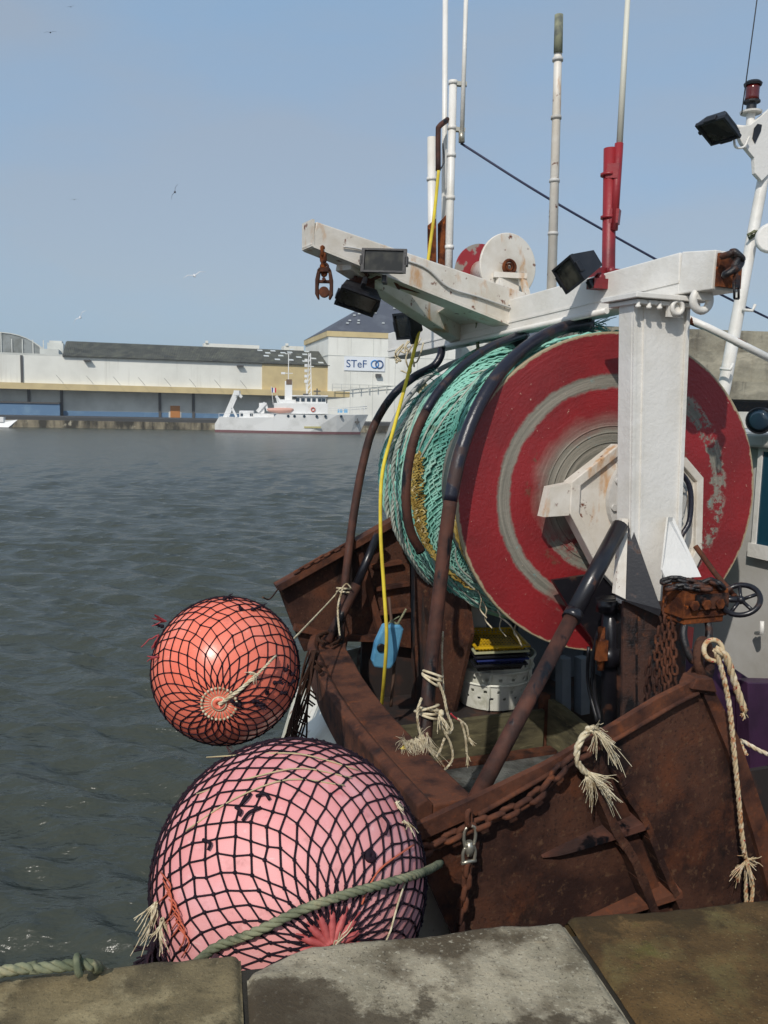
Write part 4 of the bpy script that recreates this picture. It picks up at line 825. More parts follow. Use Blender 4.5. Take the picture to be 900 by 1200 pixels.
# --- floodlights
def flood(c0, look, w_, h_, d_, up=Z, lens=LENS, label=None, parent=boat, fin=True):
    look = nrm(look); sd = nrm(np.cross(look, up)); u = np.cross(sd, look); b = MB()
    b.bar(c0, c0-look*d_, w_, h_, up=u, w1=w_*.78, h1=h_*.62)
    for s_ in (-1, 1): b.box(c0+sd*s_*w_*.5, sd*.012, u*h_*.2, look*.02)
    b.bar(c0-look*d_*.6-u*h_*.5, c0-look*d_*.6-u*(h_*.5+.05), .03, .06, up=look)
    for k in range(5 if fin else 0): b.box(c0-look*d_*(.3+.16*k), sd*w_*.44*(1-.05*k), u*h_*.46*(1-.07*k), look*.004)
    o = b.build('floodlight', DARK, parent, bevel=.004, label=label)
    f = MB(); 
    for i, j in ((1, 0), (-1, 0)): f.box(c0+look*.008+sd*i*w_*.47, sd*w_*.035, u*h_*.5, look*.012)
    for j in (1, -1): f.box(c0+look*.008+u*j*h_*.46, sd*w_*.435, u*h_*.04, look*.012)
    f.build('lamp_frame', DARK, o)
    MB().box(c0+look*.004, sd*w_*.43, u*h_*.41, look*.003).build('lens', lens, o)
    return o
flood(at(450, 306, 5.55), nrm([-.15, -.95, .1]), .285, .15, .12, up=nrm([.03, 0, 1]))
f2 = flood(at(419, 352, 5.75), nrm([-.1, -.62, -.78]), .27, .17, .10, up=nrm([.06, .7, .7]))
b = MB(); b.box(at(424, 336, 5.85), Fv*.07, T*.06, Z*.05); b.tube(spl([at(419, 340, 5.8), at(416, 326, 5.8), at(424, 316, 5.8), at(432, 324, 5.8)], 5), .012, 6); b.build('lamp_bracket', RUST, f2)
flood(at(473, 382, 6.6), nrm([-.7, -.6, -.25]), .17, .2, .13)
fl3 = flood(at(668, 321, 5.22), nrm([-.75, -.5, -.42]), .19, .17, .19, up=nrm([-.25, .25, .9]), fin=False)

# --- right hand mast with lamp, further forward
rt = .7
b = MB(); b.tube([onT(838, 500, rt), onT(849, 452, rt), onT(897, 195, rt), onT(905, 140, rt)], [.05, .048, .04, .035], 14); rmst = b.build('leaning_mast', WHITE, boat)
b = MB(); P = [(862, 150), (880, 146), (905, 125), (925, 140), (925, 180), (900, 205), (893, 212), (885, 203), (884, 185), (870, 168)]
V0 = [onT(x, y, rt-.06) for x, y in P]; b.prism(V0, T*.035); b.build('mast_bracket', WHITE, rmst, bevel=.004)
b = MB(); b.prism([onT(x, y, rt-.066) for x, y in ((884, 150), (888, 145), (893, 146), (892, 153), (885, 168), (882, 162))], T*.004); b.build('bracket_opening', DARK, rmst)
b = MB(); pL = onT(880, 133, rt); b.lathe(pL, Z, [(.03, -.18), (.03, 0), (.075, .0), (.078, .012), (.03, .015)], 20, sm=False); b.build('lamp_stand', WHITE, rmst)
b = MB(); b.lathe(pL+Z*.015, Z, [(.035, 0), (.035, .05), (.06, .06), (.06, .07)], 18, sm=False); b.lathe(pL+Z*.19, Z, [(.06, 0), (.065, .015), (.05, .03), (.01, .034)], 18, sm=False); nl = b.build('navigation_lamp', DARK, rmst)
b = MB(); b.lathe(pL+Z*.085, Z, [(.052, 0), (.048, .03), (.048, .08), (.052, .105)], 20); b.build('red_lens', REDLENS, nl)
flood(onT(842, 152, rt-.1), nrm([-.4, -.26, -.91]), .215, .24, .07, up=nrm([.13, -.2, 0]), label='floodlight beside the red lamp on the leaning mast')
b = MB(); b.tube([onT(858, 150, rt-.05), onT(884, 152, rt)], .025, 8); b.tube(spl([onT(860, 158, rt-.1), onT(862, 172, rt-.1), onT(872, 172, rt-.1), onT(878, 160, rt-.1)], 5), .009, 6); b.build('lamp_bracket', WHITE, rmst)
b = MB(); b.rope([onT(876, 276, rt-.05), onT(884, 271, rt-.07), onT(893, 273, rt-.05), onT(886, 277, rt+.05), onT(878, 279, rt-.04), onT(897, 268, rt-.05)], .012); b.build('lashing', ROPEG, rmst)
b = MB(); b.lathe(onT(903, 280, rt-.15), nrm([-.3, -.9, 0]), [(.10, 0), (.11, .03), (.09, .05)], 20); b.build('white_lamp', WHITE, rmst)
for x, y in ((868, 363), (842, 432)): MB().tube([onT(x+2, y, rt-.05), onT(x+14, y+1, rt-.12), onT(x+17, y-6, rt-.12)], .012, 8).build('cleat', WHITE, rmst)
b = MB(); b.tube([onT(803, 372, .1), onT(830, 384, .0), onT(866, 402, -.05), onT(930, 434, -.1)], .024, 12); hr = b.build('handrail', WHITE, boat)
MB().tube([onT(808, 375, .08), onT(825, 382, .03)], .026, 12).build('rust_patch', RUSTO, hr); MB().tube([onT(862, 400, -.04), onT(872, 405, -.05)], .026, 12).build('rust_patch', RUSTO, hr)
# --- wheelhouse
b = MB(); b.prism([S(1.55, -.75, 1.55), S(6, -.75, 1.55), S(6, 1.95, 1.55), S(1.55, 1.95, 1.55)], Z*2.42); wheel = b.build('wheelhouse', GREYP, boat, bevel=.02)
b = MB(); b.prism([S(1.45, -.85, 3.972), S(6, -.85, 3.972), S(6, 2.05, 3.972), S(1.45, 2.05, 3.972)], Z*.1); b.build('wheelhouse_roof', GREYP, wheel, bevel=.02)
b = MB(); p = onF(898, 585, 1.53); b.box(p+T*-.16, Fv*.02, T*.2, Z*.34); wwn = b.build('window', mat('teal_blue_glass', c(28, 66, 84), .1, spec=.8), wheel)
b = MB(); b.box(p+T*-.16-Z*.38, Fv*.04, T*.26, Z*.05); b.box(p+T*-.16+Z*.37, Fv*.03, T*.24, Z*.03); b.box(p+T*.06, Fv*.03, T*.02, Z*.34); b.build('window_frame', WHITE, wwn)
b = MB(); p = onF(890, 493, 1.35); b.lathe(p, nrm([-.6, -.75, -.1]), [(.03, -.12), (.085, -.06), (.095, 0), (.088, .01)], 24, sm=False); wl = b.build('work_lamp', DARK, wheel)
MB().lathe(p, nrm([-.6, -.75, -.1]), [(.08, .011), (.05, .022), (.01, .026)], 24).build('lens', GLASSD, wl)
b = MB(); b.box(onF(872, 492, 1.6), Fv*.05, T*.35, Z*.06); b.build('roof_box', WHITE, wheel)
b = MB(); b.tube([onF(886, 742, 1.5), onF(893, 742, 1.42), onF(893, 728, 1.42)], .015, 8); b.build('door_handle', WHITE, wheel)
PU = [(795, 757), (838, 768), (884, 799), (960, 799), (960, 905), (795, 905)]
b = MB(); b.prism([onT(x, y, -.42) for x, y in PU], T*.05); b.prism([onT(876, 800, -.55), onT(970, 802, -.55), onT(970, 912, -.55), onT(880, 905, -.55)], T*.11); b.build('purple_bulwark', PURPLE, boat, bevel=.006)
# anchor-chain stopper block with handwheel beside the post
wb = at(814, 703, 4.55)
b = MB(); b.box(wb, Fv*.145, T*.09, Z*.075); b.box(wb+Z*.08-T*.02, Fv*.12, T*.07, Z*.02); b.box(wb-Z*.09, Fv*.13, T*.08, Z*.02)
for s_ in (-.10, -.02, .07): b.lathe(wb+Fv*s_-T*.09, -T, [(.022, 0), (.022, .02), (.03, .021), (.03, .035)], 6)
wbk = b.build('towing_block', RUSTO, boat, bevel=.008)
b = MB(); b.box(wb+Z*.012-T*.0975+Fv*.03, Fv*.11, T*.005, Z*.04); b.build('tarred_face', BLACKR, wbk)
hw = at(868, 703, 4.5); hn = nrm([-.65, -.2, .75]); hn = nrm([-.45, -.55, .7])
b = MB(); b.torus(hw, hn, .098, .015, 28, 8)
for k in range(5):
    a = 2*PI*k/5; u = nrm(np.cross(hn, Z)); v = np.cross(hn, u); b.tube([hw, hw+(math.cos(a)*u+math.sin(a)*v)*.095], .010, 6)
b.ball(hw, .025, 8); b.tube([hw, hw-nrm([.35, -.1, -.3])*-.0+nrm(wb+Fv*.1-hw)*.16], .018, 8); b.build('handwheel', BLACKP, boat)
b = MB(); b.tube([at(815, 640, 4.9), at(838, 672, 4.8), at(862, 700, 4.6)], .016, 8); b.build('handwheel_rod', RUST, boat)
# ================================================================ NET ON THE DRUM
def sm(x, a, b): u = min(1, max(0, (x-a)/(b-a))); return u*u*(3-2*u)
def net_r(t, ph):
    low = sm(-math.cos(ph+.15), -.75, .35)*(1 if ph < PI*1.3 else .4)       # lower aft part
    r = .955+.05*sm(t, .6, .9)-.02*sm(t, 1.1, 1.5)
    r += low*(.06*sm(t, .68, .9)-.22*(1-sm(t, .60, .74)))
    r += .028*math.sin(7*t+2.2*ph)+.018*math.sin(17*t-3.1*ph+1)+.012*math.sin(31*t+5*ph)
    return r-.05*sm(t, 1.40, 1.55)
def net_p(t0, ph, dr=0, dt=0):
    t = t0+.60*(1-math.cos(ph))/2*(1-t0/1.6)+dt+.02*math.sin(3*ph+6*t0)
    r = net_r(t, ph)+dr
    # the lower bulk hangs off the barrel
    hang = 0
    return C0+Td*(t*1.36)+Z*(r*math.cos(ph)-hang)-Fd*(r*math.sin(ph)*.98)
netT = thing('fishing_net', 'teal green trawl net wound thickly round the red drum with mustard patches', 'fishing net', C0+T*.8)
nt0, nph = 40, 90
V = [net_p(.07+1.46*i/(nt0-1), 2*PI*j/nph, -.010) for i in range(nt0) for j in range(nph)]
Fq = [(i*nph+j, i*nph+(j+1) % nph, (i+1)*nph+(j+1) % nph, (i+1)*nph+j) for i in range(nt0-1) for j in range(nph)]
Fq += [tuple(range(nph)), tuple((nt0-1)*nph+j for j in range(nph-1, -1, -1))]
MB().add(V, Fq, True).build('net_roll', TEALD, netT)
b = MB(); NL = 150
for i in range(NL):
    t0 = .075+1.44*i/(NL-1); per = 84; seg = per*2; P = []; jr = random.uniform(-.004, .012); a0 = random.uniform(-.005, .005)
    for j in range(seg):
        ph = 2*PI*j/seg; z = (1 if (j+i) % 2 else -1)*.0062*(1+.5*math.sin(7*ph+i*.3)+.3*random.random()); P.append(net_p(t0, ph, jr+.006*math.sin(5*ph+i*1.7)+.004*random.random(), z+a0))
    b.tube(P, .0068 if i % 5 else .0095, 5, closed=True)
b.build('net_webbing', TEAL, netT)
b = MB()
for i in range(10):     # heavier loose strands over the top
    t0 = random.uniform(.1, 1.4); a = random.uniform(-.2, 2.2); L = random.uniform(.8, 2.0)
    b.tube([net_p(t0+.02*math.sin(q*.4+i), a+L*q/30, .018+.005*math.sin(q*.6)) for q in range(31)], .007, 6)
b.build('loose_strand', PALETW, netT)
b = MB()
for i in range(20):
    t0 = .40+.009*i
    for (pa, pb) in (((1.42+.1*random.random()+.018*(20-i), 2.45+.15*random.random()-.05*i) if i < 12 else (1.36+.05*random.random(), 1.75+.08*random.random())),):
        n_s = 34; b.tube([net_p(t0+.10*(q/n_s)*-1, pa+(pb-pa)*q/n_s, .03+.012*math.sin(q*.7+i), (.006 if (q+i) % 2 else -.006)+.006*random.random()) for q in range(n_s+1)], .008, 5)
b.build('mustard_webbing', GOLD, netT)
b = MB()
for i in range(8):
    b.tube([C0+Td*(.10+.045*i+.006*math.sin(q*1.3+i))+(.965-.008*i+.010*math.sin(q*.9+i*2))*(math.cos(1.45+1.75*q/60)*Z-math.sin(1.45+1.75*q/60)*Fd) for q in range(61)], .014, 6)
b.build('mustard_edge_rope', GOLD, netT)
b = MB()
for i, t0 in enumerate((.93, 1.0, 1.22)):
    b.rope([net_p(t0, .9+2.3*q/30, .035+.01*math.sin(q+i)) for q in range(31)], .016 if i < 2 else .02)
b.build('headline_rope', PALETW, netT)
b = MB()
for i in range(26):     # skirt of loose webbing along the lower aft edge
    t0 = .72+.018*i; a0 = 1.5+random.uniform(-.15, .15)
    b.tube([net_p(t0, a0+1.5*q/50, .02+.012*math.sin(q*.35+i*.8), (.007 if (q+i) % 2 else -.007)) for q in range(51)], .007, 5)
b.build('net_skirt', TEAL, netT)
b = MB()
for x, y in ((566, 712), (583, 722), (600, 728), (560, 700)): p = onT(x, y, .35); b.tube(spl([p+Z*.04, p-T*.05, p+Fv*.02-Z*.08, p+Fv*.05-Z*.13-T*.04], 5), .005, 5)
b.tube(spl([onT(585, 722, .3), onT(600, 735, .2), onT(612, 758, .2)], 6), .006, 5)
b.build('loose_end', ROPEW, netT)
b = MB()
for k in range(8): p = onT(672+3*k, 388-(k % 3)*2, .45); b.fray(p, [random.uniform(-1, 1), 0, .4], 14, .16, .6, .004, .6)
b.build('net_tuft', TEALD, netT); b = MB()
for k in range(6): p = net_p(.9+.05*k, .8+.04*k, .04); b.fray(p, -Fv+Z*.3, 8, .14, .7, .004, .8)
b.build('net_tuft', TEALD, netT)

# ================================================================ TRAWL DOORS
def plate(pts, t, th_): return MB().prism([onT(x, y, t) for x, y in pts], T*th_)
DT = -1.22
td = thing('trawl_door', 'big dark rusted trawl door hanging beside the quay under the post', 'trawl door', onT(700, 1000, DT), 'trawl doors')
plate([(482, 974), (560, 937), (640, 898), (722, 852), (771, 823), (817, 800), (833, 803), (866, 866), (900, 967), (925, 1060), (975, 1240), (575, 1240), (533, 1094), (509, 1043), (482, 985)], DT, .035).build('door_plate', RUSTD, td, bevel=.004)
b = MB(); up_ = [(480, 972), (560, 934), (640, 896), (722, 849), (771, 819), (817, 796), (836, 800)]; lo_ = [(483, 990), (560, 955), (651, 903), (722, 866), (787, 828), (818, 812), (828, 812)]
n_ = len(up_)
for k in range(n_-1): b.prism([onT(*up_[k], DT-.035), onT(*up_[k+1], DT-.035), onT(*lo_[k+1], DT-.035), onT(*lo_[k], DT-.035)], T*.034)
b.build('top_band', RUST, td)
MB().tube(spl([onT(x, y, DT-.037) for x, y in lo_[1:-1]], 5), .012, 8).build('band_bead', RUST, td)
b = MB(); R1 = [(833, 801), (866, 864), (900, 965), (925, 1058), (975, 1240)]; R2 = [(824, 812), (853, 880), (884, 980), (908, 1070), (955, 1240)]
for k in range(4): b.prism([onT(*R1[k], DT-.03), onT(*R1[k+1], DT-.03), onT(*R2[k+1], DT-.03), onT(*R2[k], DT-.03)], T*.029)
b.build('side_band', RUST, td)
b = MB(); L1 = [(480, 984), (507, 1045), (531, 1098), (571, 1240)]; L2 = [(492, 984), (519, 1042), (544, 1094), (586, 1240)]
for k in range(3): b.prism([onT(*L1[k], DT-.02), onT(*L1[k+1], DT-.02), onT(*L2[k+1], DT-.02), onT(*L2[k], DT-.02)], T*.019)
b.build('side_band', RUST, td)
def wedge(pa, pb, w0, w1, out=.09):
    a = onT(*pa, DT); d = onT(*pb, DT); v = nrm(d-a); u = np.cross(v, T); u = u if u[2] > 0 else -u; b = MB(); n = 8; V = []
    for k in range(n+1):
        q = k/n; p = a+(d-a)*q; h = w0+(w1-w0)*q; o = out*(.15+.85*math.sqrt(q))
        V += [p-u*h*.6, p-u*h*.35-T*o, p+u*h*.15-T*o*.95, p+u*h*.6]
    Fq = []
    for k in range(n):
        for j in range(3): Fq.append((k*4+j, k*4+j+1, k*4+j+5, k*4+j+4))
    Fq += [(0, 3, 2, 1), (4*n, 4*n+1, 4*n+2, 4*n+3)]
    return b.add(V, Fq, False)
wedge((634, 1003), (747, 956), .01, .07).build('stiffener_rib', RUSTPIPE, td)
wedge((664, 1086), (786, 1036), .01, .07).build('stiffener_rib', RUST, td)
for (pl, wd_) in ((((687, 905), (700, 929), (719, 974), (738, 1004), (764, 1069), (800, 1160)), .045), (((722, 905), (732, 929), (753, 963), (772, 1012), (798, 1069), (835, 1160)), .035)):
    b = MB(); P = spl([onT(x, y, DT-.045) for x, y in pl], 6); nn = len(P)
    for k in range(nn-1): b.bar(P[k]+T*.002*(k % 3), P[k+1]+nrm(P[k+1]-P[k])*.004+T*.002*((k+1) % 3), wd_*(.85+.25*vnoise(np.array([k*.7]), np.array([1.]), 3)[0]), .085, up=T)
    b.build('channel_edge', RUSTD, td)
plate([(700, 915), (722, 912), (785, 1069), (768, 1069), (735, 990)], DT-.02, .018).build('channel_web', RUST, td)
b = MB(); apx = at(826, 775, 4.20); b.prism([onT(811, 808, DT-.06), onT(817, 795, DT-.06), onT(836, 795, DT-.06), onT(841, 812, DT-.06)], T*.10); b.build('lug', RUST, td, bevel=.006)
# dark side of the door return
MB().prism([onT(833, 803, DT), onT(866, 866, DT), onT(900, 967, DT), onT(975, 1240, DT)], T*.12).build('return_plate', RUSTD, td)

td2 = thing('trawl_door', 'rusted ribbed trawl door propped on the far stern corner above the water', 'trawl door', onT(400, 745, 1.9), 'trawl doors')
t2 = 1.90
plate([(326, 688), (422, 634), (470, 606), (480, 640), (482, 760), (402, 748), (357, 764), (343, 733)], t2, .04).build('door_plate', RUSTD, td2, bevel=.004)
b = MB(); P = [onT(x, y, t2-.05) for x, y in ((324, 688), (422, 633), (474, 603))]
for k in range(2): b.bar(P[k], P[k+1], .12, .05)
b.build('top_band', RUST, td2)
for (pa, pb, w_) in (((420, 645), (447, 745), .05), ((436, 664), (470, 658), .03), ((440, 690), (478, 684), .03), ((444, 718), (480, 714), .03), ((345, 735), (402, 746), .05), ((400, 747), (450, 748), .05)):
    MB().bar(onT(*pa, t2-.03), onT(*pb, t2-.03), w_, .06, up=T).build('stiffener_rib', RUST, td2)
b = MB(); b.chain([onT(x, y, t2-.10)+Z*.03 for x, y in ((345, 676), (380, 656), (415, 638))], .07, .010, seed=3)
b.build('rusty_chain', RUST, label='short rusty chain lying along the top of the far trawl door', cat='chain')

# ================================================================ NETTED BUOYS
def buoy(name, label, px, py, Yd, rpx, pole, base_mat, Nn, tw, flat, lmul=1.22, stop=.13, squash=1.0, seed=1):
    cc = at(px, py, Yd); v = nrm(cc-EYE); dist = (cc-EYE)@fw; R0 = rpx/1000*dist*.985
    rt_ = nrm(np.cross(v, Z)); dn = nrm(np.cross(v, rt_)); dn = dn if dn[2] < 0 else -dn
    ax = nrm(rt_*pole[0]+dn*pole[1]-v*math.sqrt(max(0, 1-pole[0]**2-pole[1]**2)))
    e1 = nrm(np.cross(ax, Z)); e2 = np.cross(ax, e1); rd = random.Random(seed)
    root = thing(name, label, 'buoy', cc-Z*R0)
    n1, n2 = 48, 64; V = []; prof = []
    def srf(th_, ph, k=1):
        r = R0*(1-.0*th_); d = ax*math.cos(th_)+(e1*math.cos(ph)+e2*math.sin(ph))*math.sin(th_)
        bump_ = 1-.05*math.exp(-(th_/.16)**2)
        return cc+d*r*bump_*k
    for i in range(n1+1):
        for j in range(n2): V.append(srf(PI*i/n1*.998+.001, 2*PI*j/n2))
    Fq = [(i*n2+j, i*n2+(j+1) % n2, (i+1)*n2+(j+1) % n2, (i+1)*n2+j) for i in range(n1) for j in range(n2)]
    Fq += [tuple(range(n2-1, -1, -1)), tuple(n1*n2+j for j in range(n2))]
    MB().add(V, Fq, True).build('float', base_mat, root)
    L = PI*R0/Nn*lmul; th_ = stop; rows = []
    while th_ < PI-stop:
        rows.append(th_); w_ = PI*R0*math.sin(th_)/Nn; th_ += math.sqrt(max(L*L-w_*w_, (L*.45)**2))/R0
    b = MB(); kn = MB(); G = []
    for i, a in enumerate(rows):
        G.append([srf(a+rd.gauss(0, .10)*L/R0, 2*PI*(j+.5*(i % 2))/Nn+rd.gauss(0, .05)*2*PI/Nn, 1.008) for j in range(Nn)])
    for i in range(len(rows)-1):
        for j in range(Nn):
            p = G[i][j]; o = (j, (j-1) % Nn) if i % 2 == 0 else ((j+1) % Nn, j)
            for q in o:
                m_ = G[i+1][q]; md = (p+m_)/2; md = cc+nrm(md-cc)*R0*1.006
                b.tube([p, md, m_], tw, 4, cap=False)
    for i in range(len(rows)):
        for j in range(Nn): kn.ball(G[i][j], tw*(1.6+.7*rd.random()), 6)
    b.V += []; base = b.n; b.add(kn.V, kn.F, True)
    b.build('net_cover', TWINE, root)
    return root, cc, R0, ax, e1, e2, G, srf
PINKB = mat('faded_pink_vinyl', c(232, 162, 160), .55, layers=[(c(222, 144, 144), 2.0, .42, .62, None, 5), (c(234, 178, 182), 3.5, .52, .75, None, 6, None, .8), (c(205, 84, 84), 6, .64, .76, None, 8, None, .6), (c(150, 96, 88), 13, .58, .72, None, 10, .7, .45), (c(238, 200, 196), 22, .60, .70, (1, 1, 3), 8, .7, .5)], bump=[(6, None, .003)], spec=.35)
ORB = mat('orange_vinyl', c(238, 124, 100), .3, layers=[(c(232, 104, 78), 1.8, .45, .65, None, 4), (c(242, 152, 134), 3, .52, .72, None, 5, None, .7), (c(168, 78, 60), 14, .60, .72, None, 10, .6, .4), (c(244, 190, 176), 26, .62, .70, (1, 1, 3), 8, .6, .4)], bump=[(5, None, .002)], spec=.5)
pk_, pc, pr0, pax, pe1, pe2, pG, psf = buoy('netted_buoy', 'large faded pink buoy in black netting wedged against the quay', 340, 1030, 3.12, 161, (.26, .40), PINKB, 36, .0038, 1, 1.24, .16)
ob_, oc_, or0, oax, oe1, oe2, oG, osf = buoy('netted_buoy', 'smaller orange buoy in thin black netting hung off the stern', 265, 785, 4.3, 86.5, (-.09, .43), ORB, 27, .0030, 1, 1.25, .22, seed=4)
# orange buoy: white lacing ring, eye and line
b = MB(); 
for j in range(0, 27):
    a = 2*PI*j/27; b.tube([osf(.22, a, 1.012), osf(.14, a+.05, 1.0), osf(.07, a, .99)], .002, 4); b.ball(osf(.22, a, 1.012), .008, 6)
b.torus(oc_+oax*or0*.975, oax, .034, .005, 20, 6)
b.build('white_lacing', ROPEW, ob_)
b = MB(); b.torus(oc_+oax*or0*.965, oax, .022, .012, 18, 8); b.build('eye', ORB, ob_)
b = MB(); ec = oc_+oax*or0*1.0; 
def surfpt(x, y, cc, R0, k=1.02):
    d = nrm(ray(x, y)); oc = EYE-cc; B_ = d@oc; D_ = B_*B_-(oc@oc-(R0*k)**2)
    return EYE+d*(-B_-math.sqrt(max(D_, 0)))
k1 = surfpt(301, 791, oc_, or0, 1.04)
b.rope([ec, (ec+k1)/2+nrm(k1-oc_)*.02, k1], .010); b.fray(k1, [-.2, -.5, .3], 22, .06, .7, .003); 
pd = onT(401, 690, 1.68); b.rope(spl([k1, surfpt(322, 770, oc_, or0, 1.06), at(345, 748, 4.9), onT(388, 703, 1.66), onT(398, 690, 1.62)], 6), .0065)
b.torus(onT(403, 690, 1.70), nrm(onT(401, 720, 1.66)-onT(407, 660, 1.74)), .055, .008, 20, 6); b.torus(onT(403, 694, 1.70), nrm(onT(401, 720, 1.66)-onT(407, 660, 1.74)), .055, .008, 20, 6)
b.rope(spl([onT(402, 688, 1.58), onT(396, 712, 1.58), onT(398, 745, 1.55)], 5), .008); b.tube(spl([onT(400, 690, 1.6), onT(406, 684, 1.6), onT(412, 690, 1.6)], 4), .006, 5)
b.build('tether_rope', ROPEW, label='thin cord tying the orange buoy to the far guard pipe', cat='rope')
for x, y in ((335, 785), (322, 800), (313, 812), (330, 812), (344, 798), (297, 822), (281, 826), (263, 702), (282, 713), (296, 714), (190, 734), (301, 826), (342, 790), (272, 822)):
    p = surfpt(x, y, oc_, or0, 1.02); b = MB(); b.ball(p, .012, 6); b.fray(p, p-oc_, 7, .05, .9, .0045, .2); b.build('twine_knot', TWINE, ob_)
b = MB()
for x, y in ((181, 745), (180, 770), (188, 728)): p = surfpt(x+5, y, oc_, or0, 1.02); b.fray(p, -Fv-Z*.1, 8, .06, .5, .005, .2)
b.build('red_rag', mat('red_rag', c(150, 60, 66), .9), ob_)
b = MB(); p = at(264, 872, 4.28); b.fray(p+Z*.02, -Z, 10, .07, .3, .003); b.build('pink_strand', mat('pink_twine', c(205, 150, 140), .9), ob_)
# pink buoy details
b = MB()
for (x0, y0, x1, y1, x2, y2) in ((282, 943, 288, 937, 294, 930), (276, 946, 282, 950, 280, 956), (284, 962, 292, 952, 306, 946), (238, 984, 246, 988, 244, 996), (448, 955, 455, 965, 452, 978), (300, 933, 310, 930, 316, 937)):
    MB().tube(spl([surfpt(x0, y0, pc, pr0, 1.02), surfpt(x1, y1, pc, pr0, 1.03), surfpt(x2, y2, pc, pr0, 1.02)], 4), .006, 6).build('twine_knot', TWINE, pk_)
b = MB()
b.torus(surfpt(434, 1003, pc, pr0, 1.01), surfpt(434, 1003, pc, pr0)-pc, .012, .012, 16, 8); b.build('black_plug', TWINE, pk_); b = MB()
for x, y in ((195, 1108), (182, 1098), (205, 1120)): p = at(x, y, 2.95); b.fray(p+Z*.05, [.0, -.3, -1], 40, .2, .35, .009, .3)
b.build('black_rag', TWINE, pk_); b = MB(); p = at(192, 1112, 3.0); b.ball(p-Z*.03, (.06, .06, .12), 12); b.fray(p, [-.3, -.4, -.3], 40, .14, .6, .008, .5)
b.build('black_rag', TWINE, pk_); b = MB()
for k in range(60): a = random.uniform(0, 2*PI); b.tube([psf(.05, a, 1.0), psf(.17, a+random.uniform(-.3, .3), 1.02)], .0045, 4)
b.build('black_twine_knot', TWINE, pk_)
PF = mat('dusky_pink_fold', c(196, 100, 98), .6, layers=[(c(160, 66, 66), 14, .4, .65, None, 5)])
b = MB(); nc = pc+pax*pr0*.95
for k in range(15):
    a = 2*PI*k/15; o = (pe1*math.cos(a)+pe2*math.sin(a)); b.tube(spl([nc+o*.012+pax*.035, nc+o*.035+pax*.025, nc+o*.09+pax*.014, nc+o*random.uniform(.14, .22)-pax*.026], 4), [.012]*4+[.014]*4+[.013]*4+[.006], 6)
b.build('gathered_neck', PF, pk_)
b = MB()
for k in range(8): a = random.uniform(0, 6.28); b.fray(nc+pax*.05, pax*.3+pe1*math.cos(a)+pe2*math.sin(a), 4, .13, .35, .0035, .25)
b.build('frayed_strand', ROPEW, pk_); b = MB()
b.fray(surfpt(183, 1058, pc, pr0, 1.02), [-.2, -.2, -1], 28, .12, .3, .003, .2); b.fray(surfpt(190, 1078, pc, pr0, 1.03), [-.1, -.3, -1], 21, .10, .35, .003, .2)
b.build('frayed_strand', ROPEW, pk_); b = MB(); b.fray(surfpt(465, 940, pc, pr0, 1.02), [.5, -.4, -.3], 12, .06, .5, .003); b.fray(surfpt(472, 962, pc, pr0, 1.02), [.5, -.4, -.6], 12, .06, .5, .003)
b.build('frayed_strand', ROPEW, pk_); b = MB(); b.tube([surfpt(x, y, pc, pr0, 1.02) for x, y in ((476, 1030), (466, 1060), (458, 1090), (452, 1104))], .004, 5)
b.build('frayed_strand', ROPEW, pk_)
b = MB()
for q in range(6):
    pts = [surfpt(x, y+q*.5, pc, pr0, 1.014) for x, y in ((212+q*6, 995-q*22), (260+q*14, 950-q*14), (330+q*8, 920-q*7), (400+q*4, 925-q*5))]
    if q in (1, 3, 5): b.tube(spl(pts, 4), .003, 4)
b.build('straw_strand', mat('straw_twine', c(186, 170, 130), .9), pk_)
b = MB()
for k in range(9):
    x = 188+k*2.5; y = 1022+k*8; b.tube(spl([surfpt(x, y, pc, pr0, 1.02), surfpt(x+4+random.uniform(0, 10), y+18, pc, pr0, 1.03), surfpt(x+random.uniform(-3, 12), y+36, pc, pr0, 1.02)], 4), .0028, 5)
b.build('orange_strand', mat('orange_red_twine', c(190, 96, 70), .9), pk_); b = MB()
b.tube(spl([surfpt(x, y, pc, pr0, 1.02) for x, y in ((424, 1060), (432, 1040), (446, 1018), (470, 1000), (485, 990))], 4), .0035, 5)
b.build('orange_strand', mat('orange_red_twine', c(190, 96, 70), .9), pk_)

# brown net hanging down the hull
b = MB()
for k in range(16):
    x = 316+k*1.7; P = []
    for q in range(9): u = q/8; P.append(at(372-(k % 5)*2-u*(372-x)*.95+3*math.sin(u*9+k), 762+u*(150+k*3), 5.65-.5*u-.04*(k % 3)))
    b.tube(spl(P, 2), .0065, 5)
for k in range(26): a = random.random(); xx = 372-a*40+random.uniform(-4, 4); yy = 768+a*150; b.tube([at(xx-10*a, yy, 5.5-.4*a), at(xx+6+4*a, yy+8, 5.5-.4*a)], .006, 4)
b.build('hanging_net', BROWNNET, label='brown net bundle draped down the white transom behind the orange buoy', cat='net')
b = MB(); b.rope(spl([onT(380, 762, 1.45)+Z*.05, onT(372, 757, 1.5)+Z*.06, onT(384, 752, 1.6)+Z*.07, onT(400, 756, 1.6)+Z*.05, onT(388, 764, 1.45)+Z*.05], 5), .016); b.build('lashing', BROWNNET, label='brown lashing wound round the foot of the far guard pipe', cat='rope')
# wires running from the far door down to the sea
b = MB(); b.tube(spl([onT(326, 690, 1.85), at(316, 702, 6.2), at(308, 700, 5.8)], 5), .006, 5); b.build('door_wire', RUST, td2)

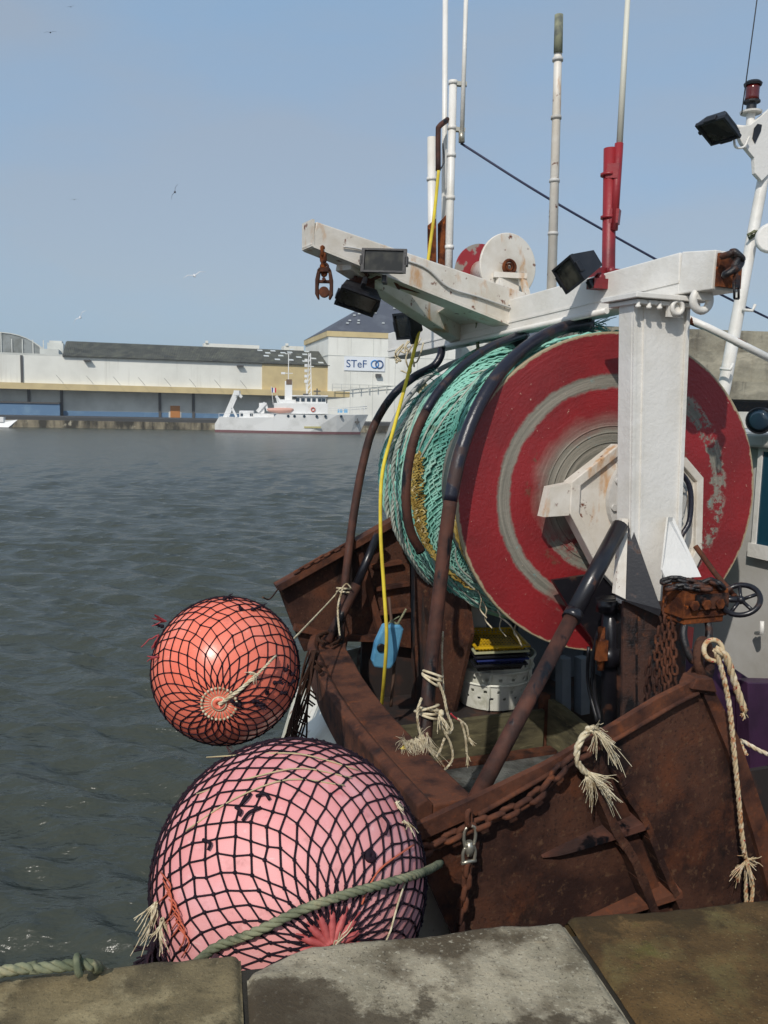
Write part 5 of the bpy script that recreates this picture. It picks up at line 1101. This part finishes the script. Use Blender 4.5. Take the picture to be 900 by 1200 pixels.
# ================================================================ MOORING ROPE ON THE QUAY
b = MB(); yq = 2.63
b.rope(spl([Q(-1.9, -.10, 2.60), onZ(0, 1139, 2.64), onZ(40, 1135, 2.64), onZ(75, 1132, 2.64), onZ(95, 1129, 2.65), onZ(112, 1133, 2.63), at(128, 1146, 2.44), at(160, 1165, 2.5), at(205, 1150, 2.45)]+[surfpt(x, y, pc, pr0, 1.055) for x, y in ((250, 1112), (300, 1092), (350, 1068), (400, 1050), (450, 1036), (478, 1028))]+[at(499, 1021, 3.02), at(516, 1012, 3.3)], 10), .0165, .10)
b.torus(onZ(92, 1131, 2.655), [1, .3, .2], .024, .010, 16, 6)
b.build('mooring_rope', ROPEG, label='thick green grey mooring rope crossing the pink buoy and the quay edge', cat='rope')

# ================================================================ BASKETS AND TRAYS
def basket(cc, R1, H, name, label, grp):
    root = thing(name, label, 'basket', cc, grp); n = 72; rows = [0, .42, .52, .68, .80, .93, 1]; b = MB(); V = []; Fq = []
    for r in rows:
        for k in range(n): a = 2*PI*k/n; rr = R1*(.84+.16*r); V.append(cc+Fv*rr*math.cos(a)+T*rr*math.sin(a)+Z*H*r)
    for i in range(len(rows)-1):
        for k in range(n):
            if i % 2 == 1 and i > 0 and k % 3 == 1 and False: continue
            if i in (1, 3) and k % 4 == (0 if i == 1 else 2): continue
            Fq.append((i*n+k, i*n+(k+1) % n, (i+1)*n+(k+1) % n, (i+1)*n+k))
    Fq.append(tuple(range(n)))
    o = b.add(V, Fq, False).build('wall', WHITEPL, root); s_ = o.modifiers.new('thick', 'SOLIDIFY'); s_.thickness = .006
    b = MB(); b.torus(cc+Z*H, Z, R1, .010, 64, 8); b.build('rim', WHITEPL, root)
    for s2 in (-1, 1): q = MB(); q.bar(cc+(Fv*.55*s2-T*.835)*R1+Z*.02, cc+(Fv*.55*s2-T*.86)*R1+Z*H, .015, .012, up=T); q.build('side_rib', WHITEPL, root)
    return root
bc = onZ(576, 806, 1.90); bc = bc-Z*bc[2]
for k, lab in enumerate(('bottom white round perforated basket of the stack behind the wooden board', 'middle white round perforated basket of the stack behind the wooden board', 'topmost white round basket, holding the stack of square trays')):
    basket(bc+Z*(1.80+.098*k)+Fv*(.012*k), .325, .22, 'basket', lab, 'white baskets')
tz = 2.40; tcn = [onZ(x, y, tz) for x, y in ((540, 736), (601, 735), (622, 757), (557, 760))]
tc_ = sum(tcn)/4
def tray(z, mt, mt2, label, grow, name='tray', shift=0, hh=.06):
    cs_ = [tc_+(p-tc_)*(1+grow)+Fv*shift for p in tcn]; cs_ = [np.array([p[0], p[1], z]) for p in cs_]
    root = thing(name, label, 'tray', np.array([tc_[0], tc_[1], z-hh]), 'stacked trays')
    b = MB(); ins = [tc_*[1, 1, 0]+Z*z+(p-(tc_*[1, 1, 0]+Z*z))*.80 for p in cs_]
    b.V = []; low = [p-Z*hh for p in ins]
    # rim frame
    for k in range(4): j = (k+1) % 4; i0 = cs_[k]; i1 = cs_[j]; m0 = cs_[k]*.9+(tc_*[1, 1, 0]+Z*z)*.1; m1 = cs_[j]*.9+(tc_*[1, 1, 0]+Z*z)*.1; b.prism([i0, i1, m1, m0], -Z*.014)
    b.build('rim', mt, root, bevel=.002)
    w_ = MB(); top = [cs_[k]*.9+(tc_*[1, 1, 0]+Z*z)*.1-Z*.005 for k in range(4)]; nx_ = 26
    for k in range(4):       # perforated sides
        j = (k+1) % 4; n1, n2 = nx_, 5
        V = [(top[k]*(1-u/n1)+top[j]*(u/n1))*(1-v/n2)+(low[k]*(1-u/n1)+low[j]*(u/n1))*(v/n2) for v in range(n2+1) for u in range(n1+1)]
        w_.add(V, [(v*(n1+1)+u, v*(n1+1)+u+1, (v+1)*(n1+1)+u+1, (v+1)*(n1+1)+u) for v in range(n2) for u in range(n1) if not (v % 2 == 1 and u % 2 == 1)])
    V = [(low[0]*(1-u/26)+low[1]*(u/26))*(1-v/18)+(low[3]*(1-u/26)+low[2]*(u/26))*(v/18) for v in range(19) for u in range(27)]
    w_.add(V, [(v*27+u, v*27+u+1, (v+1)*27+u+1, (v+1)*27+u) for v in range(18) for u in range(26) if not (v % 2 == 1 and u % 2 == 1)])
    o = w_.build('perforated_shell', mt2, root); s_ = o.modifiers.new('thick', 'SOLIDIFY'); s_.thickness = .003
    return root
tray(2.262, DARK, DARK, 'lowest black square tray of the stack in the white baskets', -.02, shift=-.01)
tray(2.300, NAVYPL, NAVYPL, 'dark blue square tray low in the tray stack', -.05, shift=.01)
tray(2.332, DARK, DARK, 'black square tray in the middle of the tray stack', .0)
tray(2.366, mat('pale_green_plastic', c(176, 176, 140), .5), DARK, 'pale rimmed tray just under the yellow one', .0, shift=-.005)
tray(tz+.004, YELPL, YELPL, 'yellow perforated tray on top of the stack', .0, hh=.045)

# blue plastic float box hanging
bx = at(452, 757, 6.1); bu = nrm([.16, -.1, 1]); bl = nrm(np.cross(bu, [.25, -1, 0])); bl = bl if bl[0] > 0 else -bl; bn_ = np.cross(bu, bl)
bo_ = thing('float_box', 'light blue plastic box hanging behind the guard pipe', 'plastic box', bx-bu*.17)
P = [bx+bl*x*.52+bu*y-bn_*.03 for x, y in ((-.10, .165), (.14, .18), (.20, .15), (.18, -.10), (.12, -.17), (-.12, -.165), (-.17, -.12), (-.17, .02))]
MB().prism(P, bn_*.07).build('box', BLUEPL, bo_, bevel=.015)
b = MB(); sd_ = -1 if (bn_[1] > 0) else 1; b.lathe(bx-bl*.045-bu*.0+bn_*(sd_*.041), bn_*sd_, [(.03, -.01), (.032, .004), (.024, .006)], 16); b.build('dark_knob', DARK, bo_)
b = MB(); b.rope([bx+bu*.16+bl*.05, bx+bu*.30+bl*.10], .008); b.tube(spl([bx+bu*.16-bl*.02, bx+bu*.19+bl*.0, bx+bu*.24+bl*.06], 4), .005, 5); b.tube([bx+bu*.16+bl*.09-bn_*.0, bx+bu*.20+bl*.0], .01, 6); b.build('hanging_cord', ROPEG, bo_)
b = MB(); b.tube(spl([at(514, 200, 7.1), at(509, 250, 7.08), at(501, 310, 7.0), at(495, 360, 6.85), at(490, 392, 6.6), at(478, 440, 6.4), at(462, 500, 6.25), at(448, 555, 6.1), at(446, 620, 6.0), at(450, 690, 5.95), at(453, 745, 5.9), at(450, 795, 6.0), at(447, 828, 6.2)], 8), .0135, 10)
b.build('yellow_hose', ROPEY, label='yellow hose trailing from the masts down past the blue box', cat='hose')
b = MB(); b.tube(spl([at(456, 700, 6.3), at(462, 770, 6.2), at(458, 828, 6.2)], 6), .012, 8); b.build('brown_hose', mat('brown_hose', c(84, 62, 50), .7), label='thin brown hose beside the blue box', cat='hose')

# ================================================================ ROPES AROUND THE NEAR GUARD PIPE
pA = [onT(*p) for p in A_]; ga = nrm(pA[-2]-pA[-4])
def coil(b, x, y, t, R0, r, n, dz=.018, tilt=.25):
    cc = onT(x, y, t); ax = nrm(-ga+np.array([tilt, 0, 0])); 
    for k in range(n): b.torus(cc+ax*dz*k, nrm(ax+np.random.randn(3)*.08), R0, r, 28, 7)
b = MB(); coil(b, 505, 797, -.145, .058, .0075, 3); coil(b, 501, 838, -.19, .060, .008, 3, tilt=.1); coil(b, 500, 830, -.19, .070, .0075, 1, tilt=-.2)
tf = -.27
def rp(b, pts, r, t=tf): b.rope(spl([onT(x, y, t) for x, y in pts], 6), r*.78)
rp(b, [(494, 818), (489, 835), (492, 858), (500, 875), (506, 884)], .010)
rp(b, [(514, 800), (520, 815), (524, 835), (530, 852), (524, 860), (517, 850), (519, 835)], .011)
rp(b, [(521, 858), (528, 872), (530, 890), (518, 905), (502, 915), (492, 921), (500, 900), (513, 885), (521, 865)], .0095)
rp(b, [(519, 740), (518, 775), (520, 810)], .007, -.05)
rp(b, [(540, 845), (545, 862), (547, 882)], .009); rp(b, [(536, 842), (546, 850), (549, 862)], .008)
b.ball(onT(517, 836, tf), (.018, .015, .024), 8); b.fray(onT(514, 838, tf), [.2, -1, .3], 24, .07, .8, .003, .4); b.fray(onT(549, 862, tf), [.1, 0, -1], 8, .04, .3, .003); b.fray(onT(547, 882, tf), [.1, 0, -1], 10, .05, .25, .003)
b.build('tied_rope', ROPEW, label='off white rope knotted and looped round the near guard pipe', cat='rope')
b = MB(); rp(b, [(528, 836), (533, 841), (540, 845)], .007); b.build('red_cord', mat('red_cord', c(170, 50, 55), .9), label='short red cord in the knot on the near guard pipe', cat='cord')
b = MB(); e_ = onT(478, 872, -.42)
b.rope([onT(436, 905, -.42), onT(455, 893, -.42), e_], .011); b.build('yellow_strap', ROPEY, label='short yellow rope with a frayed end across the rusty stern rail', cat='rope')
b = MB()
for k in range(7): b.fray(e_+np.array([.02*k-.02, 0, .01*k]), [.25, -.4, .4-.15*k], 28, .10, .6, .0014, .6)
b.fray(onT(495, 878, -.42), [.1, -.2, -1], 14, .14, .2, .003, .2)
b.build('frayed_bundle', ROPEW, label='shaggy frayed rope end lying on the stern rail by the guard pipe', cat='rope')

# frayed rope over the near door
b = MB(); dt = DT-.09
b.rope(spl([onT(x, y, dt) for x, y in ((697, 852), (684, 862), (676, 880), (678, 896), (688, 907))], 6), .016)
b.fray(onT(690, 855, dt), [1, -.3, .3], 56, .14, .14, .0026, .9); b.fray(onT(686, 905, dt), [.85, -.2, -.3], 63, .14, .14, .0026, .4); b.fray(onT(686, 905, dt), [.5, -.2, -.7], 35, .10, .3, .0025, .35); b.ball(onT(689, 854, dt), (.015, .015, .015), 8)
b.build('frayed_rope', ROPEW, label='cream rope with two frayed ends slung over the rusty top of the near door', cat='rope')
b = MB(); dt = DT-.10
b.rope(spl([onT(x, y, dt) for x, y in ((838, 762), (847, 790), (855, 830), (860, 880), (865, 930), (869, 975), (873, 1005))], 6), .013)
b.rope(spl([onT(x, y, dt) for x, y in ((875, 1010), (874, 1040), (875, 1075), (876, 1110))], 5), .011); b.rope(spl([onT(x, y, dt-.01) for x, y in ((876, 1010), (882, 1040), (878, 1075), (880, 1110))], 5), .010)
b.fray(onT(875, 1008, dt), [0, -1, .1], 60, .09, 1.0, .0035, .1)
b.rope(spl([onT(838, 760, dt), onT(850, 768, dt-.02), onT(858, 790, dt-.02), onT(866, 815, dt-.02), onT(873, 834, dt-.02)], 6), .018); b.fray(onT(872, 832, dt-.02), [.2, 0, -1], 14, .05, .25, .004, .1)
b.torus(onT(836, 762, dt+.03), [.2, -1, .3], .05, .012, 20, 7)
b.build('speckled_rope', ROPEO, label='orange flecked white rope hanging from the big ring down the near door', cat='rope')
b = MB(); b.rope(spl([S(-.0, -1.25, 2.5), onT(868, 868, -1.15), onT(900, 884, -1.2), onT(960, 900, -1.2)], 5), .012); b.build('side_rope', ROPEO, label='rope running out of frame right of the near door', cat='rope')

# ================================================================ CHAINS AND SHACKLES
def chain_thing(pts, L, wr, label, mt=RUST, seed=1, name='chain', W=None):
    b = MB(); b.chain(spl(pts, 6), L, wr, W, seed); return b.build(name, mt, label=label, cat='chain', group='chains')
chain_thing([onT(x, y, DT-.075) for x, y in ((486, 1003), (520, 985), (560, 966), (600, 950), (632, 930), (655, 903), (672, 888), (690, 880))], .105, .014, 'heavy rusty chain slung along the top of the near trawl door', seed=2)
chain_thing([onT(x, y, DT-.085) for x, y in ((549, 948), (550, 970))], .09, .012, 'short rusty links above the bright shackle on the near door', seed=5)
chain_thing([onT(x, y, DT-.085) for x, y in ((549, 1012), (546, 1040), (540, 1075), (536, 1120), (534, 1160))], .085, .013, 'rusty chain hanging below the bright shackle on the near door', seed=6)
b = MB(); p = onT(550, 992, DT-.09); 
for s_ in (-1, 1): b.tube(spl([p+Fv*.026*s_-Z*.075, p+Fv*.03*s_-Z*.03, p+Fv*.02*s_-Z*.0], 5), .0075, 8); b.tube(spl([p+Fv*.02*s_, p+Fv*.028*s_+Z*.04, p+Fv*.024*s_+Z*.08, p+Fv*.005*s_+Z*.095], 5), .0075, 8)
b.box(p+Z*.0, Fv*.02, T*.012, Z*.012); b.lathe(p-Z*.07, Fv, [(.009, -.035), (.009, .035)], 8); b.lathe(p-Z*.01, Z, [(.014, -.03), (.022, 0), (.014, .035)], 10); b.build('shackle', CHROME, label='bright galvanised swivel shackle in the chain on the near door', cat='shackle')
# chains hanging down the pedestal
for k, (x, y0, y1, Yd) in enumerate(((793, 690, 790, 4.52), (781, 700, 812, 4.56), (772, 735, 822, 4.58), (762, 770, 835, 4.60), (788, 720, 828, 4.54))):
    chain_thing([at(x, y0, Yd), at(x-4+2*math.sin(k), (y0+y1)/2, Yd), at(x-2, y1, Yd)], .07, .0085, ('long thin rusty chain hanging right beside the towing block', 'second rusty chain left of the towing block, over the pedestal edge', 'middle rusty chain down the pedestal face', 'leftmost rusty chain down the pedestal face', 'rusty chain in the bunch that ends lowest beside the pedestal')[k], seed=k+10)
chain_thing([at(x, y, Yd) for x, y, Yd in ((776, 682, 4.5), (790, 678, 4.48), (806, 681, 4.47), (822, 684, 4.47), (836, 680, 4.47), (847, 690, 4.47))], .075, .012, 'blackened chain heaped on top of the towing block', BLACKR, seed=20)
chain_thing([at(x, y, Yd) for x, y, Yd in ((782, 690, 4.45), (798, 687, 4.43), (815, 689, 4.42), (832, 690, 4.42))], .075, .012, 'second length of blackened chain across the front of the towing block', BLACKR, seed=21)
chain_thing([at(x, y, Yd) for x, y, Yd in ((815, 782, 4.3), (806, 792, 4.3), (798, 806, 4.3), (793, 820, 4.32))], .08, .013, 'short rusty chain trailing from the big ring beside the pedestal', seed=22)
def shackle(p0, p1, gap, r, mt, label, thick_axis=Fv):
    b = MB(); d = p1-p0
    b.tube(spl([p0-thick_axis*gap*.8, p0-thick_axis*gap+d*.5, p1-thick_axis*gap*.5+d*.1, p1+d*.22, p1+thick_axis*gap*.5+d*.1, p0+thick_axis*gap+d*.5, p0+thick_axis*gap*.8], 6), r, 10)
    b.tube([p0-thick_axis*(gap+.03), p0+thick_axis*(gap+.03)], r*1.0, 10)
    return b.build('shackle', mt, label=label, cat='shackle')
shackle(at(816, 722, 4.50), at(816, 765, 4.42), .085, .020, BLACKR, 'large rusty bow shackle hanging under the towing block')
b = MB(); b.torus(at(825, 772, 4.14), nrm([.8, -.6, .2]), .088, .025, 28, 12); b.build('lifting_ring', RUSTD, label='thick rusted ring at the peak of the near trawl door', cat='ring')
# chain, hook and block at the beam ends
b = MB(); tb = at(378, 296, 5.55); b.chain([tb+Z*.03, at(379, 305, 5.55), at(380, 322, 5.55)], .075, .012, seed=4); b.build('arm_chain', RUSTO, label='short rusty chain hanging from the tip of the gantry arm', cat='chain')
pb = at(380, 332, 5.55); pbr = thing('pulley_block', 'rusty pulley block hanging from the tip of the gantry arm', 'pulley', pb-Z*.1)
for s_ in (-1, 1): b = MB(); b.prism([pb+np.array([s_*q[0], 0, q[1]])-np.array([0, .03, 0]) for q in ((.024, .085), (.042, .085), (.056, .02), (.056, -.07), (.04, -.10), (.03, -.10), (.036, -.02))], np.array([0, .06, 0])); b.build('cheek_plate', RUSTD, pbr, bevel=.004)
b = MB(); b.box(pb+Z*.08, np.array([.036, 0, 0]), np.array([0, .03, 0]), Z*.012); b.box(pb+Z*.01, np.array([.045, 0, 0]), np.array([0, .02, 0]), Z*.008); b.build('cross_plate', RUST, pbr)
b = MB(); b.lathe(pb-Z*.055-np.array([0, .022, 0]), [0, 1, 0], [(.033, 0), (.024, .015), (.024, .03), (.033, .045)], 20); b.build('sheave', RUST, pbr)
b = MB(); b.torus(pb+Z*.10, [0, 1, 0], .022, .01, 16, 6); b.tube([pb+Z*.02-np.array([0, .05, 0]), pb+Z*.02+np.array([0, .05, 0])], .012, 8); b.build('eye', RUST, pbr)
chain_thing([at(848, 300, 4.5), at(858, 296, 4.45), at(868, 302, 4.45), at(862, 314, 4.42), at(850, 322, 4.42)], .10, .018, 'thick purple rusted chain looped on the rusty end of the gantry beam', BLACKR, seed=8)
b = MB(); p = at(862, 318, 4.42); b.tube([p, at(863, 328, 4.42)], .012, 8); hk = MB(); b.box(at(863, 330, 4.42), Fv*.014, T*.012, Z*.03); 
for s_ in (-1, 1): b.tube([at(863, 332, 4.42)+Fv*.014*s_, at(863, 350, 4.42)+Fv*.014*s_], .006, 6)
b.tube([at(863, 350, 4.42)-Fv*.014, at(863, 350, 4.42)+Fv*.014], .006, 6); b.build('snap_hook', BLACKR, label='long dark snap hook hanging from the end of the gantry beam', cat='hook')
# loose white cords behind the arm brace
b = MB()
for k in range(9):
    x = 480+random.uniform(-8, 22); y = 402+random.uniform(-6, 6); L = random.uniform(15, 38); Yd = 7.0
    b.tube(spl([at(x, y, Yd), at(x-random.uniform(2, 10), y+L*.5, Yd), at(x-random.uniform(-2, 12), y+L*.9, Yd), at(x-random.uniform(4, 18), y+L*.8, Yd)], 5), .007, 5)
b.build('cord_tangle', ROPEW, label='tangle of white cords hanging from the far end of the beam', cat='cord')
b = MB(); b.rope([at(559, 372, 6.55), at(560, 405, 6.6), at(559, 425, 6.6)], .014); b.build('beam_rope', ROPEG, label='greenish rope wound round the beam near the arm joint', cat='rope')

# ================================================================ WIRES AGAINST THE SKY
def wire(pts, r, mt, label, name='wire'): b = MB(); b.tube(spl(pts, 8), r, 5); return b.build(name, mt, label=label, cat='cable')
wire([at(540, 168, 7.2), at(640, 231, 7.1), at(765, 302, 7.3), at(862, 354, 7.6), at(1000, 420, 8)], .010, mat('dark_blue_cable', c(44, 48, 74), .6), 'dark blue cable sloping down from the masts to the right edge')
wire([at(889, -15, 6.4), at(879, 60, 6.4), at(869, 134, 6.45)], .0045, DARK, 'thin dark wire rising to the top edge above the red lamp')
wire([at(519, 168, 7.15), at(520, 190, 7.15), at(515, 200, 7.12)], .006, DARK, 'short dark wire beside the bent pipe on the masts')
# ================================================================ AIR
hz = bpy.data.materials.new('sea_haze'); hz.use_nodes = True; t = hz.node_tree; t.nodes.clear()
o_ = t.nodes.new('ShaderNodeOutputMaterial'); v_ = t.nodes.new('ShaderNodeVolumePrincipled'); v_.inputs['Density'].default_value = .0004; v_.inputs['Color'].default_value = (.80, .87, .95, 1); v_.inputs['Anisotropy'].default_value = 0
t.links.new(v_.outputs[0], o_.inputs['Volume'])
MB().box(np.array([-20, 95, 13.]), np.array([260., 0, 0]), np.array([0, 140., 0]), Z*18).build('haze', hz, kind='stuff')
